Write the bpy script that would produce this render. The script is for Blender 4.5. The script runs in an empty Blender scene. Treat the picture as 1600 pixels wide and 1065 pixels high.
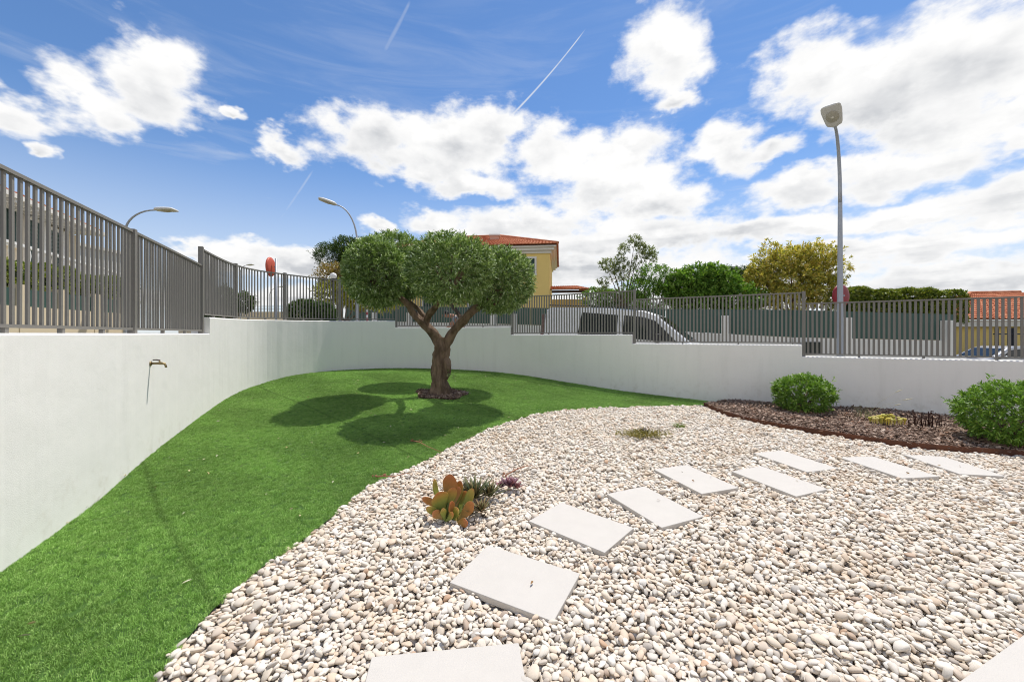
import bpy, bmesh, math, random
import numpy as np
from mathutils import Vector, Matrix, Euler
from mathutils.geometry import delaunay_2d_cdt
random.seed(5); RNG = np.random.default_rng(11)
R = math.radians
scene = bpy.context.scene
COL = scene.collection
F = 622.0; HY = 522.0            # focal length (14 mm) and horizon row of the 1600 px photograph; eye level is z = 0

# ------------------------------------------------------------------ camera
cam = bpy.data.cameras.new('camera'); camo = bpy.data.objects.new('camera', cam); COL.objects.link(camo)
cam.sensor_width = 36; cam.lens = 14.0; cam.clip_start = .05; cam.clip_end = 6000
cam.shift_y = -(532.5 - HY) / 1600
camo.location = (0, 0, 0); camo.rotation_euler = (R(90), 0, 0)
scene.camera = camo
# ------------------------------------------------------------------ light
SUN_EL = R(66.5); SX, SY = .60, .80
world = bpy.data.worlds.new('World'); scene.world = world; world.use_nodes = True
sun = bpy.data.lights.new('sun', 'SUN'); suno = bpy.data.objects.new('sun', sun); COL.objects.link(suno)
sun.energy = 3.9; sun.angle = R(.53); sun.color = (1, .94, .855)
suno.rotation_euler = Vector((-SX * math.cos(SUN_EL), -SY * math.cos(SUN_EL), -math.sin(SUN_EL))).to_track_quat('-Z', 'Y').to_euler()
suno.location = (20, 30, 60)
vs = scene.view_settings
vs.view_transform = 'Standard'; vs.look = 'None'; vs.exposure = 0.36
scene.cycles.filter_width = 1.05; vs.gamma = 1; vs.use_curve_mapping = False

class NT:
    """small helper to write node trees"""
    def __init__(s, tree): s.t = tree; s.n = tree.nodes; s.l = tree.links
    def new(s, typ, **kw):
        n = s.n.new(typ)
        for k, v in kw.items(): setattr(n, k, v)
        return n
    def put(s, sock, v):
        if isinstance(v, bpy.types.NodeSocket): s.l.new(v, sock)
        elif v is not None: sock.default_value = v
    def math(s, op, a, b=None, c=None, clamp=False):
        n = s.new('ShaderNodeMath', operation=op); n.use_clamp = clamp
        for i, v in enumerate((a, b, c)): s.put(n.inputs[i], v)
        return n.outputs[0]
    def vec(s, op, a, b=None, c=None):
        n = s.new('ShaderNodeVectorMath', operation=op)
        for i, v in enumerate((a, b, c)): s.put(n.inputs[i], v)
        return n.outputs['Value' if op in ('LENGTH', 'DOT_PRODUCT', 'DISTANCE') else 'Vector']
    def sstep(s, v, lo, hi, a=0., b=1.):
        n = s.new('ShaderNodeMapRange'); n.interpolation_type = 'SMOOTHSTEP'
        for k, x in zip(('Value', 'From Min', 'From Max', 'To Min', 'To Max'), (v, lo, hi, a, b)): s.put(n.inputs[k], x)
        return n.outputs[0]
    def noise(s, v, scale, detail=4, rough=.55, out=0, dist=0):
        n = s.new('ShaderNodeTexNoise'); s.put(n.inputs['Vector'], v)
        n.inputs['Scale'].default_value = scale; n.inputs['Detail'].default_value = detail
        n.inputs['Roughness'].default_value = rough; n.inputs['Distortion'].default_value = dist
        return n.outputs[out]
    def mix(s, f, a, b, typ='MIX'):
        n = s.new('ShaderNodeMix', data_type='RGBA', blend_type=typ)
        s.put(n.inputs[0], f); s.put(n.inputs[6], a); s.put(n.inputs[7], b)
        return n.outputs[2]
    def ramp(s, f, stops, interp='LINEAR'):
        n = s.new('ShaderNodeValToRGB'); s.put(n.inputs[0], f); n.color_ramp.interpolation = interp
        e = n.color_ramp.elements
        while len(e) < len(stops): e.new(.5)
        for q, (p, c) in zip(e, stops): q.position = p; q.color = (*c, 1)
        return n.outputs[0]

def sky_world():
    T = NT(world.node_tree); T.n.clear()
    tc = T.new('ShaderNodeTexCoord').outputs['Generated']
    sep = T.new('ShaderNodeSeparateXYZ'); T.put(sep.inputs[0], tc)
    x, y, z = sep.outputs
    az = T.math('ARCTAN2', x, y); el = T.math('ARCSINE', z)
    cmb = T.new('ShaderNodeCombineXYZ'); T.put(cmb.inputs[0], az); T.put(cmb.inputs[1], el)
    P = cmb.outputs[0]
    def ae(px, py):
        a = math.atan((px - 800) / F); return a, math.atan((HY - py) / F * math.cos(a))
    # domain warp gives ragged cumulus edges
    # 3D noise on the direction, squeezed vertically towards the horizon
    dz = T.math('MULTIPLY', z, 1.7)
    c3 = T.new('ShaderNodeCombineXYZ'); T.put(c3.inputs[0], x); T.put(c3.inputs[1], y); T.put(c3.inputs[2], dz)
    D = c3.outputs[0]
    w1 = T.noise(D, 6., 2, .5, 1); w2 = T.noise(D, 20., 3, .6, 1)
    wv = T.vec('MULTIPLY_ADD', w1, (.15, .10, 0), (-.075, -.05, 0))
    wv = T.vec('ADD', wv, T.vec('MULTIPLY_ADD', w2, (.06, .05, 0), (-.03, -.025, 0)))
    Q = T.vec('ADD', P, wv)
    blobs = [(235, 125, 100, 68), (140, 155, 80, 46), (35, 172, 95, 36), (85, 232, 32, 13), (345, 178, 27, 13),
             (435, 225, 58, 25), (590, 215, 98, 56), (690, 225, 130, 62), (770, 200, 66, 38), (650, 255, 110, 36), (730, 285, 80, 26),
             (870, 240, 90, 52), (970, 240, 96, 58), (950, 290, 140, 46), (1010, 320, 100, 40), (1130, 235, 62, 50), (1185, 240, 70, 26),
             (1040, 90, 78, 74), (1062, 158, 52, 20), (1265, 112, 100, 60), (1380, 135, 150, 90), (1500, 95, 160, 120), (1570, 180, 140, 66),
             (1440, 205, 150, 50), (1260, 295, 110, 34), (1400, 265, 150, 40), (1560, 232, 70, 34), (690, 352, 60, 24), (830, 352, 190, 36),
             (1000, 375, 220, 40), (1200, 362, 190, 28), (1400, 335, 160, 28), (1560, 318, 130, 40), (365, 398, 95, 28), (465, 412, 80, 26),
             (590, 358, 32, 17), (290, 390, 50, 14), (700, 415, 160, 30), (1350, 395, 330, 34), (900, 420, 300, 30), (1500, 440, 300, 34), (1180, 430, 250, 26),
             (560, 470, 300, 26), (1000, 470, 400, 30), (200, 470, 220, 18)]
    m = None
    for bx, by, rx, ry in blobs:
        a, e = ae(bx, by); ca = math.cos(a)
        sx = rx / F * ca * ca; sy = ry / F * ca * math.cos(e)
        uv = T.vec('MULTIPLY_ADD', Q, (1 / sx, 1 / sy, 0), (-a / sx, -e / sy, 0)); d = T.vec('LENGTH', uv)
        wgt = T.math('POWER', T.math('ADD', d, .15), -4.)
        sw = wgt if m is None else T.math('ADD', sw, wgt)
        sc_ = T.new('ShaderNodeVectorMath', operation='SCALE'); T.put(sc_.inputs[0], uv); T.put(sc_.inputs[3], wgt)
        acc = sc_.outputs[0] if m is None else T.vec('ADD', acc, sc_.outputs[0])
        m = d if m is None else T.math('SMOOTH_MIN', m, d, .25)
    m = T.math('SUBTRACT', 1., m)
    sv = T.new('ShaderNodeSeparateXYZ'); T.put(sv.inputs[0], acc); vrel = T.math('DIVIDE', sv.outputs[1], sw)      # height within the cloud, -1 base .. 1 top
    # the same kind of broken cumulus goes on all round, outside the part of sky placed above
    gen = T.math('SUBTRACT', T.math('MULTIPLY', T.noise(D, 2.6, 3, .5), 5.), T.sstep(el, .35, .95, 1.75, 3.1))
    out = T.math('MAXIMUM', T.sstep(T.math('ABSOLUTE', az), .86, 1.05), T.sstep(el, .62, .80))
    gen = T.math('ADD', gen, T.math('MULTIPLY_ADD', out, 4., -4.))
    m = T.math('MAXIMUM', m, gen)
    n1 = T.noise(D, 13., 6, .58); up = T.vec('ADD', D, (.0, .0, .055)); n1u = T.noise(up, 13., 4, .58)
    n2 = T.noise(D, 5.5, 4, .55); n3 = T.noise(D, 5., 3, .5); n3u = T.noise(T.vec('ADD', D, (.0, .0, .14)), 5., 3, .5)
    dens = T.math('ADD', m, T.math('MULTIPLY_ADD', n1, 1.6, -.80))
    alpha = T.sstep(dens, -.10, .46)
    # lit tops, grey bases: relief from the same noise higher up
    rel = T.math('ADD', T.math('MULTIPLY', T.math('SUBTRACT', n1, n1u), 1.3), T.math('MULTIPLY', T.math('SUBTRACT', n3, n3u), 1.5))
    thick = T.sstep(dens, .15, 1.0)
    low = T.sstep(el, .42, .02)
    base_g = T.sstep(T.math('ADD', vrel, T.math('MULTIPLY_ADD', n2, 2.2, -1.1)), .30, -.75, 0., .85)
    g = T.math('ADD', base_g, T.math('MULTIPLY_ADD', rel, -1.1, .08))
    Dl = T.vec('MULTIPLY', D, (1., 1., 5.)); strat = T.math('MULTIPLY', T.sstep(T.noise(Dl, 4.2, 5, .6, dist=.3), .40, .66), T.sstep(el, .36, .10, 0., .60))
    g = T.math('MULTIPLY', T.math('ADD', g, strat), thick, clamp=True)
    ccol = T.mix(g, (5.25, 5.23, 5.2, 1), (3.05, 3.15, 3.32, 1))
    # thin high veil and contrails
    Dc = T.vec('MULTIPLY', D, (1., 1., 4.)); veil = T.math('MULTIPLY', T.sstep(T.noise(Dc, 3.2, 6, .6, dist=.6), .45, .8), T.sstep(el, .60, .2, .16, .50))
    con = None
    for (x0, y0, x1, y1, wd, st) in ((917, 43, 793, 187, .0030, .75), (642, 0, 598, 85, .0075, .22), (492, 262, 418, 370, .006, .30)):
        a0, e0 = ae(x0, y0); a1, e1 = ae(x1, y1); L = math.hypot(a1 - a0, e1 - e0); ux, uy = (a1 - a0) / L, (e1 - e0) / L
        rel2 = T.vec('SUBTRACT', P, (a0, e0, 0))
        t = T.vec('DOT_PRODUCT', rel2, (ux, uy, 0)); n = T.math('ABSOLUTE', T.vec('DOT_PRODUCT', rel2, (-uy, ux, 0)))
        k = T.math('MULTIPLY', T.sstep(t, 0, L * .12), T.sstep(t, L * 1.02, L * .85))
        wdt = T.math('MULTIPLY_ADD', T.math('DIVIDE', t, L), wd * .6, wd * .55)
        k = T.math('MULTIPLY', k, T.sstep(T.math('DIVIDE', n, wdt), 1.0, .1))
        k = T.math('MULTIPLY', T.math('MULTIPLY', k, st), T.sstep(w2, .2, .55))
        con = k if con is None else T.math('MAXIMUM', con, k)
    veil = T.math('MAXIMUM', T.math('MAXIMUM', veil, T.sstep(el, .42, -.02, 0., .80)), con)
    sky = T.new('ShaderNodeTexSky'); sky.sky_type = 'NISHITA'; sky.sun_disc = False
    sky.sun_elevation = SUN_EL; sky.sun_rotation = math.atan2(SX, SY); sky.air_density = 1.0; sky.dust_density = .1; sky.ozone_density = 3.5
    base = T.mix(veil, T.vec('MULTIPLY', sky.outputs[0], (.52, .645, .76)), (4.1, 4.3, 4.6, 1))
    base = T.mix(T.sstep(z, -.02, .0), (2., 2.1, 2.2, 1), base)
    colr = T.mix(alpha, base, ccol)
    bg = T.new('ShaderNodeBackground'); T.put(bg.inputs[0], colr); bg.inputs[1].default_value = .15
    o = T.new('ShaderNodeOutputWorld'); T.put(o.inputs[0], bg.outputs[0])
    world.cycles.sampling_method = 'MANUAL'; world.cycles.sample_map_resolution = 512
sky_world()

# ------------------------------------------------------------------ materials
MATS = {}
def srgb(r, g, b):
    f = lambda c: (c / 255 / 12.92) if c <= 10 else ((c / 255 + .055) / 1.055) ** 2.4
    return (f(r), f(g), f(b))
def mat(name, col, rough=.7, spec=.3, var=.0, vscale=5., bump=0., bscale=60., metal=0., col2=None, ramp=None, objrand=False, transl=0., tint=None, coat=0., stretch=None, dust=0.):
    if name in MATS: return MATS[name]
    m = bpy.data.materials.new(name); m.use_nodes = True; T = NT(m.node_tree)
    b = T.n['Principled BSDF']; b.inputs['Roughness'].default_value = rough
    b.inputs['Specular IOR Level'].default_value = spec; b.inputs['Metallic'].default_value = metal
    b.inputs['Coat Weight'].default_value = coat
    tc = T.new('ShaderNodeTexCoord').outputs['Object']
    if stretch: tc = T.vec('MULTIPLY', tc, stretch)
    c = (*col, 1)
    if ramp:
        src = T.new('ShaderNodeObjectInfo').outputs['Random'] if objrand else T.new('ShaderNodeAttribute', attribute_name='tint').outputs['Fac']
        c = T.ramp(src, ramp)
    if col2 is not None:
        n = T.noise(tc, vscale, 5, .6); c = T.mix(T.sstep(n, .35, .68), c, (*col2, 1))
    elif var:
        n = T.noise(tc, vscale, 5, .6)
        n = T.math('MULTIPLY_ADD', n, 2 * var, 1 - var)
        c = T.mix(1., c, T.vec('MULTIPLY', (1, 1, 1), n), 'MULTIPLY')
    if dust:
        pos = T.new('ShaderNodeNewGeometry').outputs['Position']; dn = T.math('MULTIPLY', T.sstep(T.noise(pos, 1.7, 5, .65), .50, .74), dust)
        c = T.mix(dn, c, T.mix(1., c, (.80, .66, .48, 1), 'MULTIPLY'))
    T.put(b.inputs['Base Color'], c)
    if bump:
        bn = T.new('ShaderNodeBump'); bn.inputs['Strength'].default_value = 1.; bn.inputs['Distance'].default_value = bump
        T.put(bn.inputs['Height'], T.noise(tc, bscale, 5, .6)); T.put(b.inputs['Normal'], bn.outputs[0])
    if transl:
        tr = T.new('ShaderNodeBsdfTranslucent'); T.put(tr.inputs[0], T.mix(1., c, (1.25, 1.35, .6, 1), 'MULTIPLY'))
        ms = T.new('ShaderNodeMixShader'); ms.inputs[0].default_value = transl
        T.put(ms.inputs[1], b.outputs[0]); T.put(ms.inputs[2], tr.outputs[0]); T.put(T.n['Material Output'].inputs[0], ms.outputs[0])
    MATS[name] = m; return m

def wall_mat():
    m = bpy.data.materials.new('white_render'); m.use_nodes = True; T = NT(m.node_tree); b = T.n['Principled BSDF']
    b.inputs['Roughness'].default_value = .85; b.inputs['Specular IOR Level'].default_value = .2
    tc = T.new('ShaderNodeTexCoord').outputs['Object']
    streak = T.noise(T.vec('MULTIPLY', tc, (3.5, 3.5, .35)), 1.6, 6, .65)
    blotch = T.noise(tc, .9, 5, .6); patch = T.noise(T.vec('ADD', tc, (7, 3, 1)), 2.6, 4, .55)
    c = T.mix(T.math('MULTIPLY', T.sstep(streak, .5, .78), .26), (.85, .838, .805, 1), (.64, .635, .59, 1))
    c = T.mix(T.math('MULTIPLY', T.sstep(blotch, .45, .75), .22), c, (.74, .73, .69, 1))
    c = T.mix(T.math('MULTIPLY', T.sstep(patch, .58, .68), .12), c, (.86, .85, .83, 1))
    # soil splashes near the foot
    sp = T.new('ShaderNodeSeparateXYZ'); T.put(sp.inputs[0], tc)
    foot = T.math('MULTIPLY', T.sstep(sp.outputs[2], -.82, -1.25), T.sstep(T.noise(tc, 7., 5, .7), .48, .75))
    c = T.mix(T.math('MULTIPLY', foot, .30), c, (.52, .47, .38, 1))
    T.put(b.inputs['Base Color'], c)
    bn = T.new('ShaderNodeBump'); bn.inputs['Distance'].default_value = .0025; bn.inputs['Strength'].default_value = .5
    h = T.math('ADD', T.noise(tc, 160, 3, .6), T.math('MULTIPLY', T.noise(tc, 3., 3, .5), 6.))
    T.put(bn.inputs['Height'], h); T.put(b.inputs['Normal'], bn.outputs[0])
    return m

def turf_mat(name, blades):
    m = bpy.data.materials.new(name); m.use_nodes = True; T = NT(m.node_tree); b = T.n['Principled BSDF']
    b.inputs['Roughness'].default_value = .62; b.inputs['Specular IOR Level'].default_value = .22
    if blades:
        rnd = T.new('ShaderNodeObjectInfo').outputs['Random']
        c = T.ramp(rnd, [(0, (.19, .345, .070)), (.5, (.28, .47, .108)), (.86, (.34, .54, .145)), (1, (.40, .56, .18))])
        pos = T.new('ShaderNodeNewGeometry').outputs['Position']
        n = T.noise(pos, .9, 4, .6); n2 = T.noise(pos, 9., 3, .6)
        f = T.math('ADD', T.sstep(n, .3, .7, .80, 1.16), T.math('MULTIPLY_ADD', n2, .5, -.25))
        v = T.math('DIVIDE', T.vec('DOT_PRODUCT', T.vec('ADD', pos, T.vec('MULTIPLY', T.noise(pos, .8, 2, .5, 1), (.10, .10, 0))), (SEAM[0], SEAM[1], 0)), 2.0); v = T.math('ADD', v, SEAM[2]); fr = T.math('FRACT', v)
        seam = T.sstep(T.math('ABSOLUTE', T.math('SUBTRACT', fr, .5)), .018, .0, 1., .74); roll = T.sstep(T.math('SINE', T.math('MULTIPLY', v, math.pi * 1.0)), -.3, .3, .95, 1.05)
        f = T.math('MULTIPLY', f, T.math('MULTIPLY', seam, roll))
        c = T.mix(1., c, T.vec('MULTIPLY', (1, 1, 1), f), 'MULTIPLY')
        tr = T.new('ShaderNodeBsdfTranslucent'); T.put(tr.inputs[0], c); ms = T.new('ShaderNodeMixShader'); ms.inputs[0].default_value = .15
        T.put(b.inputs['Base Color'], c); T.put(ms.inputs[1], b.outputs[0]); T.put(ms.inputs[2], tr.outputs[0]); T.put(T.n['Material Output'].inputs[0], ms.outputs[0])
    else:
        tc = T.new('ShaderNodeTexCoord').outputs['Object']
        T.put(b.inputs['Base Color'], T.mix(T.noise(tc, 40, 4, .6), (.035, .085, .012, 1), (.06, .13, .022, 1)))
    return m

# ------------------------------------------------------------------ mesh helpers
def link(o, parent=None):
    COL.objects.link(o)
    if parent is not None: o.parent = parent
    return o
def tag(o, label, cat, group=None):
    o['label'] = label; o['category'] = cat
    if group: o['group'] = group
    return o
def empty(name, loc, label, cat, group=None, rz=0.):
    o = bpy.data.objects.new(name, None); o.empty_display_size = .2; COL.objects.link(o); o.location = loc; o.rotation_euler.z = rz
    return tag(o, label, cat, group)
def mk(name, V, Fc, m, parent=None, smooth=False, loc=None, kind=None):
    me = bpy.data.meshes.new(name); me.from_pydata([tuple(map(float, v)) for v in V], [], [tuple(f) for f in Fc]); me.update()
    if m is not None: me.materials.append(m)
    if smooth: me.polygons.foreach_set('use_smooth', [len(f) <= 4 for f in Fc])
    o = bpy.data.objects.new(name, me); link(o, parent)
    if loc is not None: o.location = loc
    if kind: o['kind'] = kind
    return o
def inst(name, me, parent, loc=(0, 0, 0), rot=None):
    o = bpy.data.objects.new(name, me); link(o, parent); o.location = loc
    if rot is not None: o.rotation_euler = rot
    return o
class MB:
    """collects primitive shapes into one mesh"""
    def __init__(s): s.V = []; s.F = []
    def add(s, V, Fc):
        k = len(s.V); s.V += [tuple(v) for v in V]; s.F += [tuple(i + k for i in f) for f in Fc]; return s
    def box(s, c, d, rz=0., M=None):
        V = [Vector((sx * d[0] / 2, sy * d[1] / 2, sz * d[2] / 2)) for sz in (-1, 1) for sx, sy in ((-1, -1), (1, -1), (1, 1), (-1, 1))]
        Mx = M if M is not None else Matrix.Rotation(rz, 3, 'Z')
        V = [Mx @ v + Vector(c) for v in V]
        return s.add(V, [(3, 2, 1, 0), (4, 5, 6, 7), (0, 1, 5, 4), (1, 2, 6, 5), (2, 3, 7, 6), (3, 0, 4, 7)])
    def tube(s, P, r, n=8, cap=True):
        P = [Vector(p) for p in P]; r = r if hasattr(r, '__len__') else [r] * len(P)
        prev = None; rings = []
        for i, p in enumerate(P):
            t = (P[min(i + 1, len(P) - 1)] - P[max(i - 1, 0)]).normalized()
            if prev is None:
                a = Vector((1, 0, 0)) if abs(t.x) < .8 else Vector((0, 1, 0)); u = t.cross(a).normalized()
            else: u = (prev - t * prev.dot(t)).normalized()
            prev = u; w = t.cross(u)
            rings.append([p + (u * math.cos(2 * math.pi * k / n) + w * math.sin(2 * math.pi * k / n)) * r[i] for k in range(n)])
        V = [v for q in rings for v in q]; Fc = []
        for i in range(len(P) - 1):
            for k in range(n): Fc.append((i * n + k, i * n + (k + 1) % n, (i + 1) * n + (k + 1) % n, (i + 1) * n + k))
        if cap: Fc += [tuple(range(n))[::-1], tuple(range((len(P) - 1) * n, len(P) * n))]
        return s.add(V, Fc)
    def lathe(s, prof, n=16, M=None, c=(0, 0, 0)):
        V = []; Fc = []
        for (r, z) in prof:
            for k in range(n): V.append(Vector((r * math.cos(2 * math.pi * k / n), r * math.sin(2 * math.pi * k / n), z)))
        for i in range(len(prof) - 1):
            for k in range(n): Fc.append((i * n + k, i * n + (k + 1) % n, (i + 1) * n + (k + 1) % n, (i + 1) * n + k))
        V = [(M @ v if M is not None else v) + Vector(c) for v in V]
        return s.add(V, Fc)
    def prism(s, poly, h, base=0.):
        n = len(poly); V = [(*p[:2], base) for p in poly] + [(*p[:2], base + h) for p in poly]
        return s.add(V, [tuple(range(n))[::-1], tuple(range(n, 2 * n))] + [(i, (i + 1) % n, n + (i + 1) % n, n + i) for i in range(n)])
    def obj(s, name, m, parent=None, smooth=False, loc=None, bevel=0., kind=None, seg=2):
        o = mk(name, s.V, s.F, m, parent, smooth, loc, kind)
        if bevel:
            b = o.modifiers.new('bevel', 'BEVEL'); b.width = bevel; b.segments = seg; b.limit_method = 'ANGLE'; b.angle_limit = R(35)
        return o
def ws(o, deg=35):
    return o

def at(x, y, Y):
    """world point seen at photo pixel (x, y), at distance Y along the view axis"""
    return Vector(((x - 800) / F * Y, Y, (HY - y) / F * Y))

# ------------------------------------------------------------------ the terrain
CP = np.array([  # X, Y, height of the garden ground
    (-3.04, 2.36, -1.353), (-3.4, 3.11, -1.33), (-3.66, 3.84, -1.24), (-4.2, 5.14, -1.157), (-4.75, 6.4, -1.10), (-5.1, 8.0, -1.0), (-4.87, 8.5, -.915),
    (-4.2, 9.7, -.873), (-3.1, 10.25, -.88), (-1.8, 10.55, -.93), (-.34, 10.5, -1.013), (1.2, 9.9, -1.16), (2.58, 9.05, -1.295), (3.95, 8.35, -1.38),
    (4.6, 8.0, -1.42), (6.1, 7.2, -1.40), (7.3, 6.5, -1.42), (-1.33, 7.4, -1.10), (0, 0, -1.39), (0, 1.6, -1.37), (0, 2.2, -1.345), (1, 3, -1.325),
    (2.8, 4, -1.315), (3.6, 3.9, -1.32), (5, 4.5, -1.345), (6.5, 2, -1.39), (3, 1, -1.38), (-1.4, 1.6, -1.36), (-2.4, 1.0, -1.38), (-.6, 4.3, -1.31), (1.0, 5.8, -1.28),
    (2.8, 6.2, -1.32), (9, 5, -1.42), (-2, -1, -1.4), (8, 0, -1.4), (3, -2, -1.4)])
def tps_fit(C, lam=.015):
    n = len(C); d = np.linalg.norm(C[:, None, :2] - C[None, :, :2], axis=-1)
    K = np.where(d > 0, d ** 2 * np.log(d + 1e-9), 0) + lam * np.eye(n); Pm = np.c_[np.ones(n), C[:, :2]]
    A = np.block([[K, Pm], [Pm.T, np.zeros((3, 3))]]); return np.linalg.solve(A, np.r_[C[:, 2], 0, 0, 0])
TW = tps_fit(CP)
def gz(X, Y):
    X = np.asarray(X, float); Y = np.asarray(Y, float); sh = X.shape; q = np.c_[X.ravel(), Y.ravel()]
    qc = np.c_[np.clip(q[:, 0], -5.6, 9.), np.clip(q[:, 1], -1.5, 10.8)]
    d = np.linalg.norm(qc[:, None] - CP[None, :, :2], axis=-1)
    z = (np.where(d > 0, d ** 2 * np.log(d + 1e-9), 0)) @ TW[:-3] + TW[-3] + qc @ TW[-2:]
    far = np.clip(np.linalg.norm(q - qc, axis=1) / 4., 0, 1)
    return (z * (1 - far) - 1.4 * far).reshape(sh)
def g1(x, y): return float(gz([x], [y])[0])
def onground(px, py, lift=0.):
    """garden point seen at photo pixel"""
    Y = 4.
    for _ in range(60):
        X = (px - 800) / F * Y; z = g1(X, Y) + lift; Yn = F * (-z) / (py - HY); Y = .5 * Y + .5 * min(max(Yn, .3), 14)
    X = (px - 800) / F * Y
    return Vector((X, Y, g1(X, Y) + lift))
def street_z(X, Y):
    u = (np.asarray(X, float) - 2.68) * .87 - (np.asarray(Y, float) - 9) * .5
    return -1.15 - .06 * 22 * np.tanh(u / 22)
def s1(x, y): return float(street_z(x, y))

# boundary line of the garden (fence line), smooth through the surveyed points
PTS = [(-1.55, -1.1), (-2.02, 0), (-2.53, 1.18), (-3.04, 2.36), (-3.52, 3.48), (-4.0, 4.6), (-4.48, 5.7), (-4.85, 6.6), (-5.08, 7.35), (-5.10, 8.0), (-4.87, 8.6),
       (-4.55, 9.2), (-4.1, 9.75), (-3.05, 10.35), (-1.7, 10.66), (-.4, 10.6), (.577, 10.26), (2.68, 9.03), (4.08, 8.3), (5.49, 7.52), (6.5, 6.98), (7.4, 6.48), (8.0, 6.15), (10, 5.05), (13, 3.4)]
def catmull(P, n=14):
    P = [np.array(p, float) for p in P]; P = [2 * P[0] - P[1]] + P + [2 * P[-1] - P[-2]]; out = []
    for i in range(1, len(P) - 2):
        a, b, c, d = P[i - 1:i + 3]
        for k in range(n):
            t = k / n; out.append(.5 * (2 * b + (c - a) * t + (2 * a - 5 * b + 4 * c - d) * t * t + (-a + 3 * b - 3 * c + d) * t ** 3))
    out.append(P[-2]); return np.array(out)
PATH = catmull(PTS); SEG = np.linalg.norm(np.diff(PATH, axis=0), axis=1); SL = np.r_[0, np.cumsum(SEG)]
def path_at(s):
    p = np.array([np.interp(s, SL, PATH[:, 0]), np.interp(s, SL, PATH[:, 1])])
    e = .04; q = np.array([np.interp(s + e, SL, PATH[:, 0]) - np.interp(s - e, SL, PATH[:, 0]), np.interp(s + e, SL, PATH[:, 1]) - np.interp(s - e, SL, PATH[:, 1])])
    t = q / np.linalg.norm(q); return p, t, np.array([-t[1], t[0]])       # point, tangent, outward normal (to the left of travel = street side)
def s_at_px(x):
    """arc length where the fence line is seen at photo column x"""
    c = (PATH[:, 0] / np.maximum(PATH[:, 1], .2)) * F + 800; ok = PATH[:, 1] > .8
    return float(np.interp(x, c[ok], SL[ok]))

# ------------------------------------------------------------------ sheets: ground, street, lawn, gravel, bark
def sheet(name, poly, zf, step, m, kind='structure', parent=None, region=None, smooth=True):
    poly = [tuple(p) for p in poly]; xs = [p[0] for p in poly]; ys = [p[1] for p in poly]
    x0, x1, y0, y1 = region or (min(xs), max(xs), min(ys), max(ys))
    gx, gy = np.meshgrid(np.arange(x0, x1, step), np.arange(y0, y1, step)); pts = np.c_[gx.ravel(), gy.ravel()]
    pts = pts + RNG.uniform(-.2, .2, pts.shape) * step
    pts = pts[inpoly(pts, poly)]
    V = [Vector(p) for p in poly] + [Vector(p) for p in pts]; n = len(poly)
    o = delaunay_2d_cdt(V, [(i, (i + 1) % n) for i in range(n)], [list(range(n))], 1, 1e-5)
    v2 = np.array([tuple(v) for v in o[0]]); z = zf(v2[:, 0], v2[:, 1])
    return mk(name, np.c_[v2, z], o[2], m, parent, smooth, kind=kind)
def inpoly(p, poly):
    x, y = p[:, 0], p[:, 1]; c = np.zeros(len(p), bool); n = len(poly)
    for i in range(n):
        (x1, y1), (x2, y2) = poly[i][:2], poly[(i + 1) % n][:2]
        if y1 == y2: continue
        c ^= ((y1 > y) != (y2 > y)) & (x < (x2 - x1) * (y - y1) / (y2 - y1) + x1)
    return c
def scatter_in(poly, dens):
    xs = [p[0] for p in poly]; ys = [p[1] for p in poly]; A = (max(xs) - min(xs)) * (max(ys) - min(ys)); n = int(A * dens)
    p = np.c_[RNG.uniform(min(xs), max(xs), n), RNG.uniform(min(ys), max(ys), n)]; return p[inpoly(p, poly)]

GPX = [(240, 1064), (262, 1030), (290, 1000), (335, 950), (390, 900), (470, 845), (520, 806), (560, 772), (600, 748), (660, 722), (720, 690), (800, 657), (870, 642), (950, 637), (1030, 634.5), (1100, 633.5)]
EDGE_LG = [tuple(onground(x, y)[:2]) for x, y in GPX]
EDGE_LG = [(EDGE_LG[0][0] - .35, .55), (EDGE_LG[0][0] - .16, EDGE_LG[0][1] - .38)] + EDGE_LG
EDGE_LG = [tuple(p) for p in catmull(EDGE_LG, 5)]
SPX = [(1101, 636), (1145, 647), (1210, 661), (1275, 671), (1340, 681), (1405, 690), (1470, 696.5), (1535, 701), (1600, 705)]
EDGE_ST = [EDGE_LG[-1]] + [tuple(onground(x, y, .05)[:2]) for x, y in SPX[1:]]
dd = np.array(EDGE_ST[-1]) - np.array(EDGE_ST[-2]); dd /= np.linalg.norm(dd)
EDGE_ST = [tuple(p) for p in catmull(EDGE_ST + [tuple(np.array(EDGE_ST[-1]) + dd * 1.2), tuple(np.array(EDGE_ST[-1]) + dd * 3)], 6)]
inner = lambda s0, s1_, off: [tuple(path_at(s)[0] + path_at(s)[2] * off) for s in np.linspace(s0, s1_, 90)]
S_BED = s_at_px(1150)

M_soil = mat('soil', (.16, .12, .085), .95, .1, .35, 6)
M_asph = mat('asphalt', (.055, .055, .057), .9, .2, .25, 3, bump=.004, bscale=90)
M_pave = mat('concrete_paving', (.36, .35, .33), .9, .2, .2, 2, bump=.003, bscale=60)
M_dry = mat('dry_land', (.20, .17, .10), .95, .1, col2=(.10, .12, .05), vscale=.08)
path_ring = [tuple(p) for p in PATH[::3]]
sheet('ground', path_ring + [(60, 3.4), (1500, 3.4), (1500, 2500), (-1500, 2500), (-1500, -1.1), (-60, -1.1)], lambda x, y: street_z(x, y) - .02, 3., M_dry, region=(-70, 70, -1, 110))
sheet('garden_ground', path_ring + [(60, 3.4), (60, -60), (-60, -60), (-60, -1.1)], lambda x, y: gz(x, y) - .06, .35, M_soil, region=(-5.5, 12, -1, 11))
off = lambda d, s0=0., s1_=SL[-1]: [tuple(path_at(s)[0] + path_at(s)[2] * d) for s in np.linspace(s0, s1_, 70)]
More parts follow.
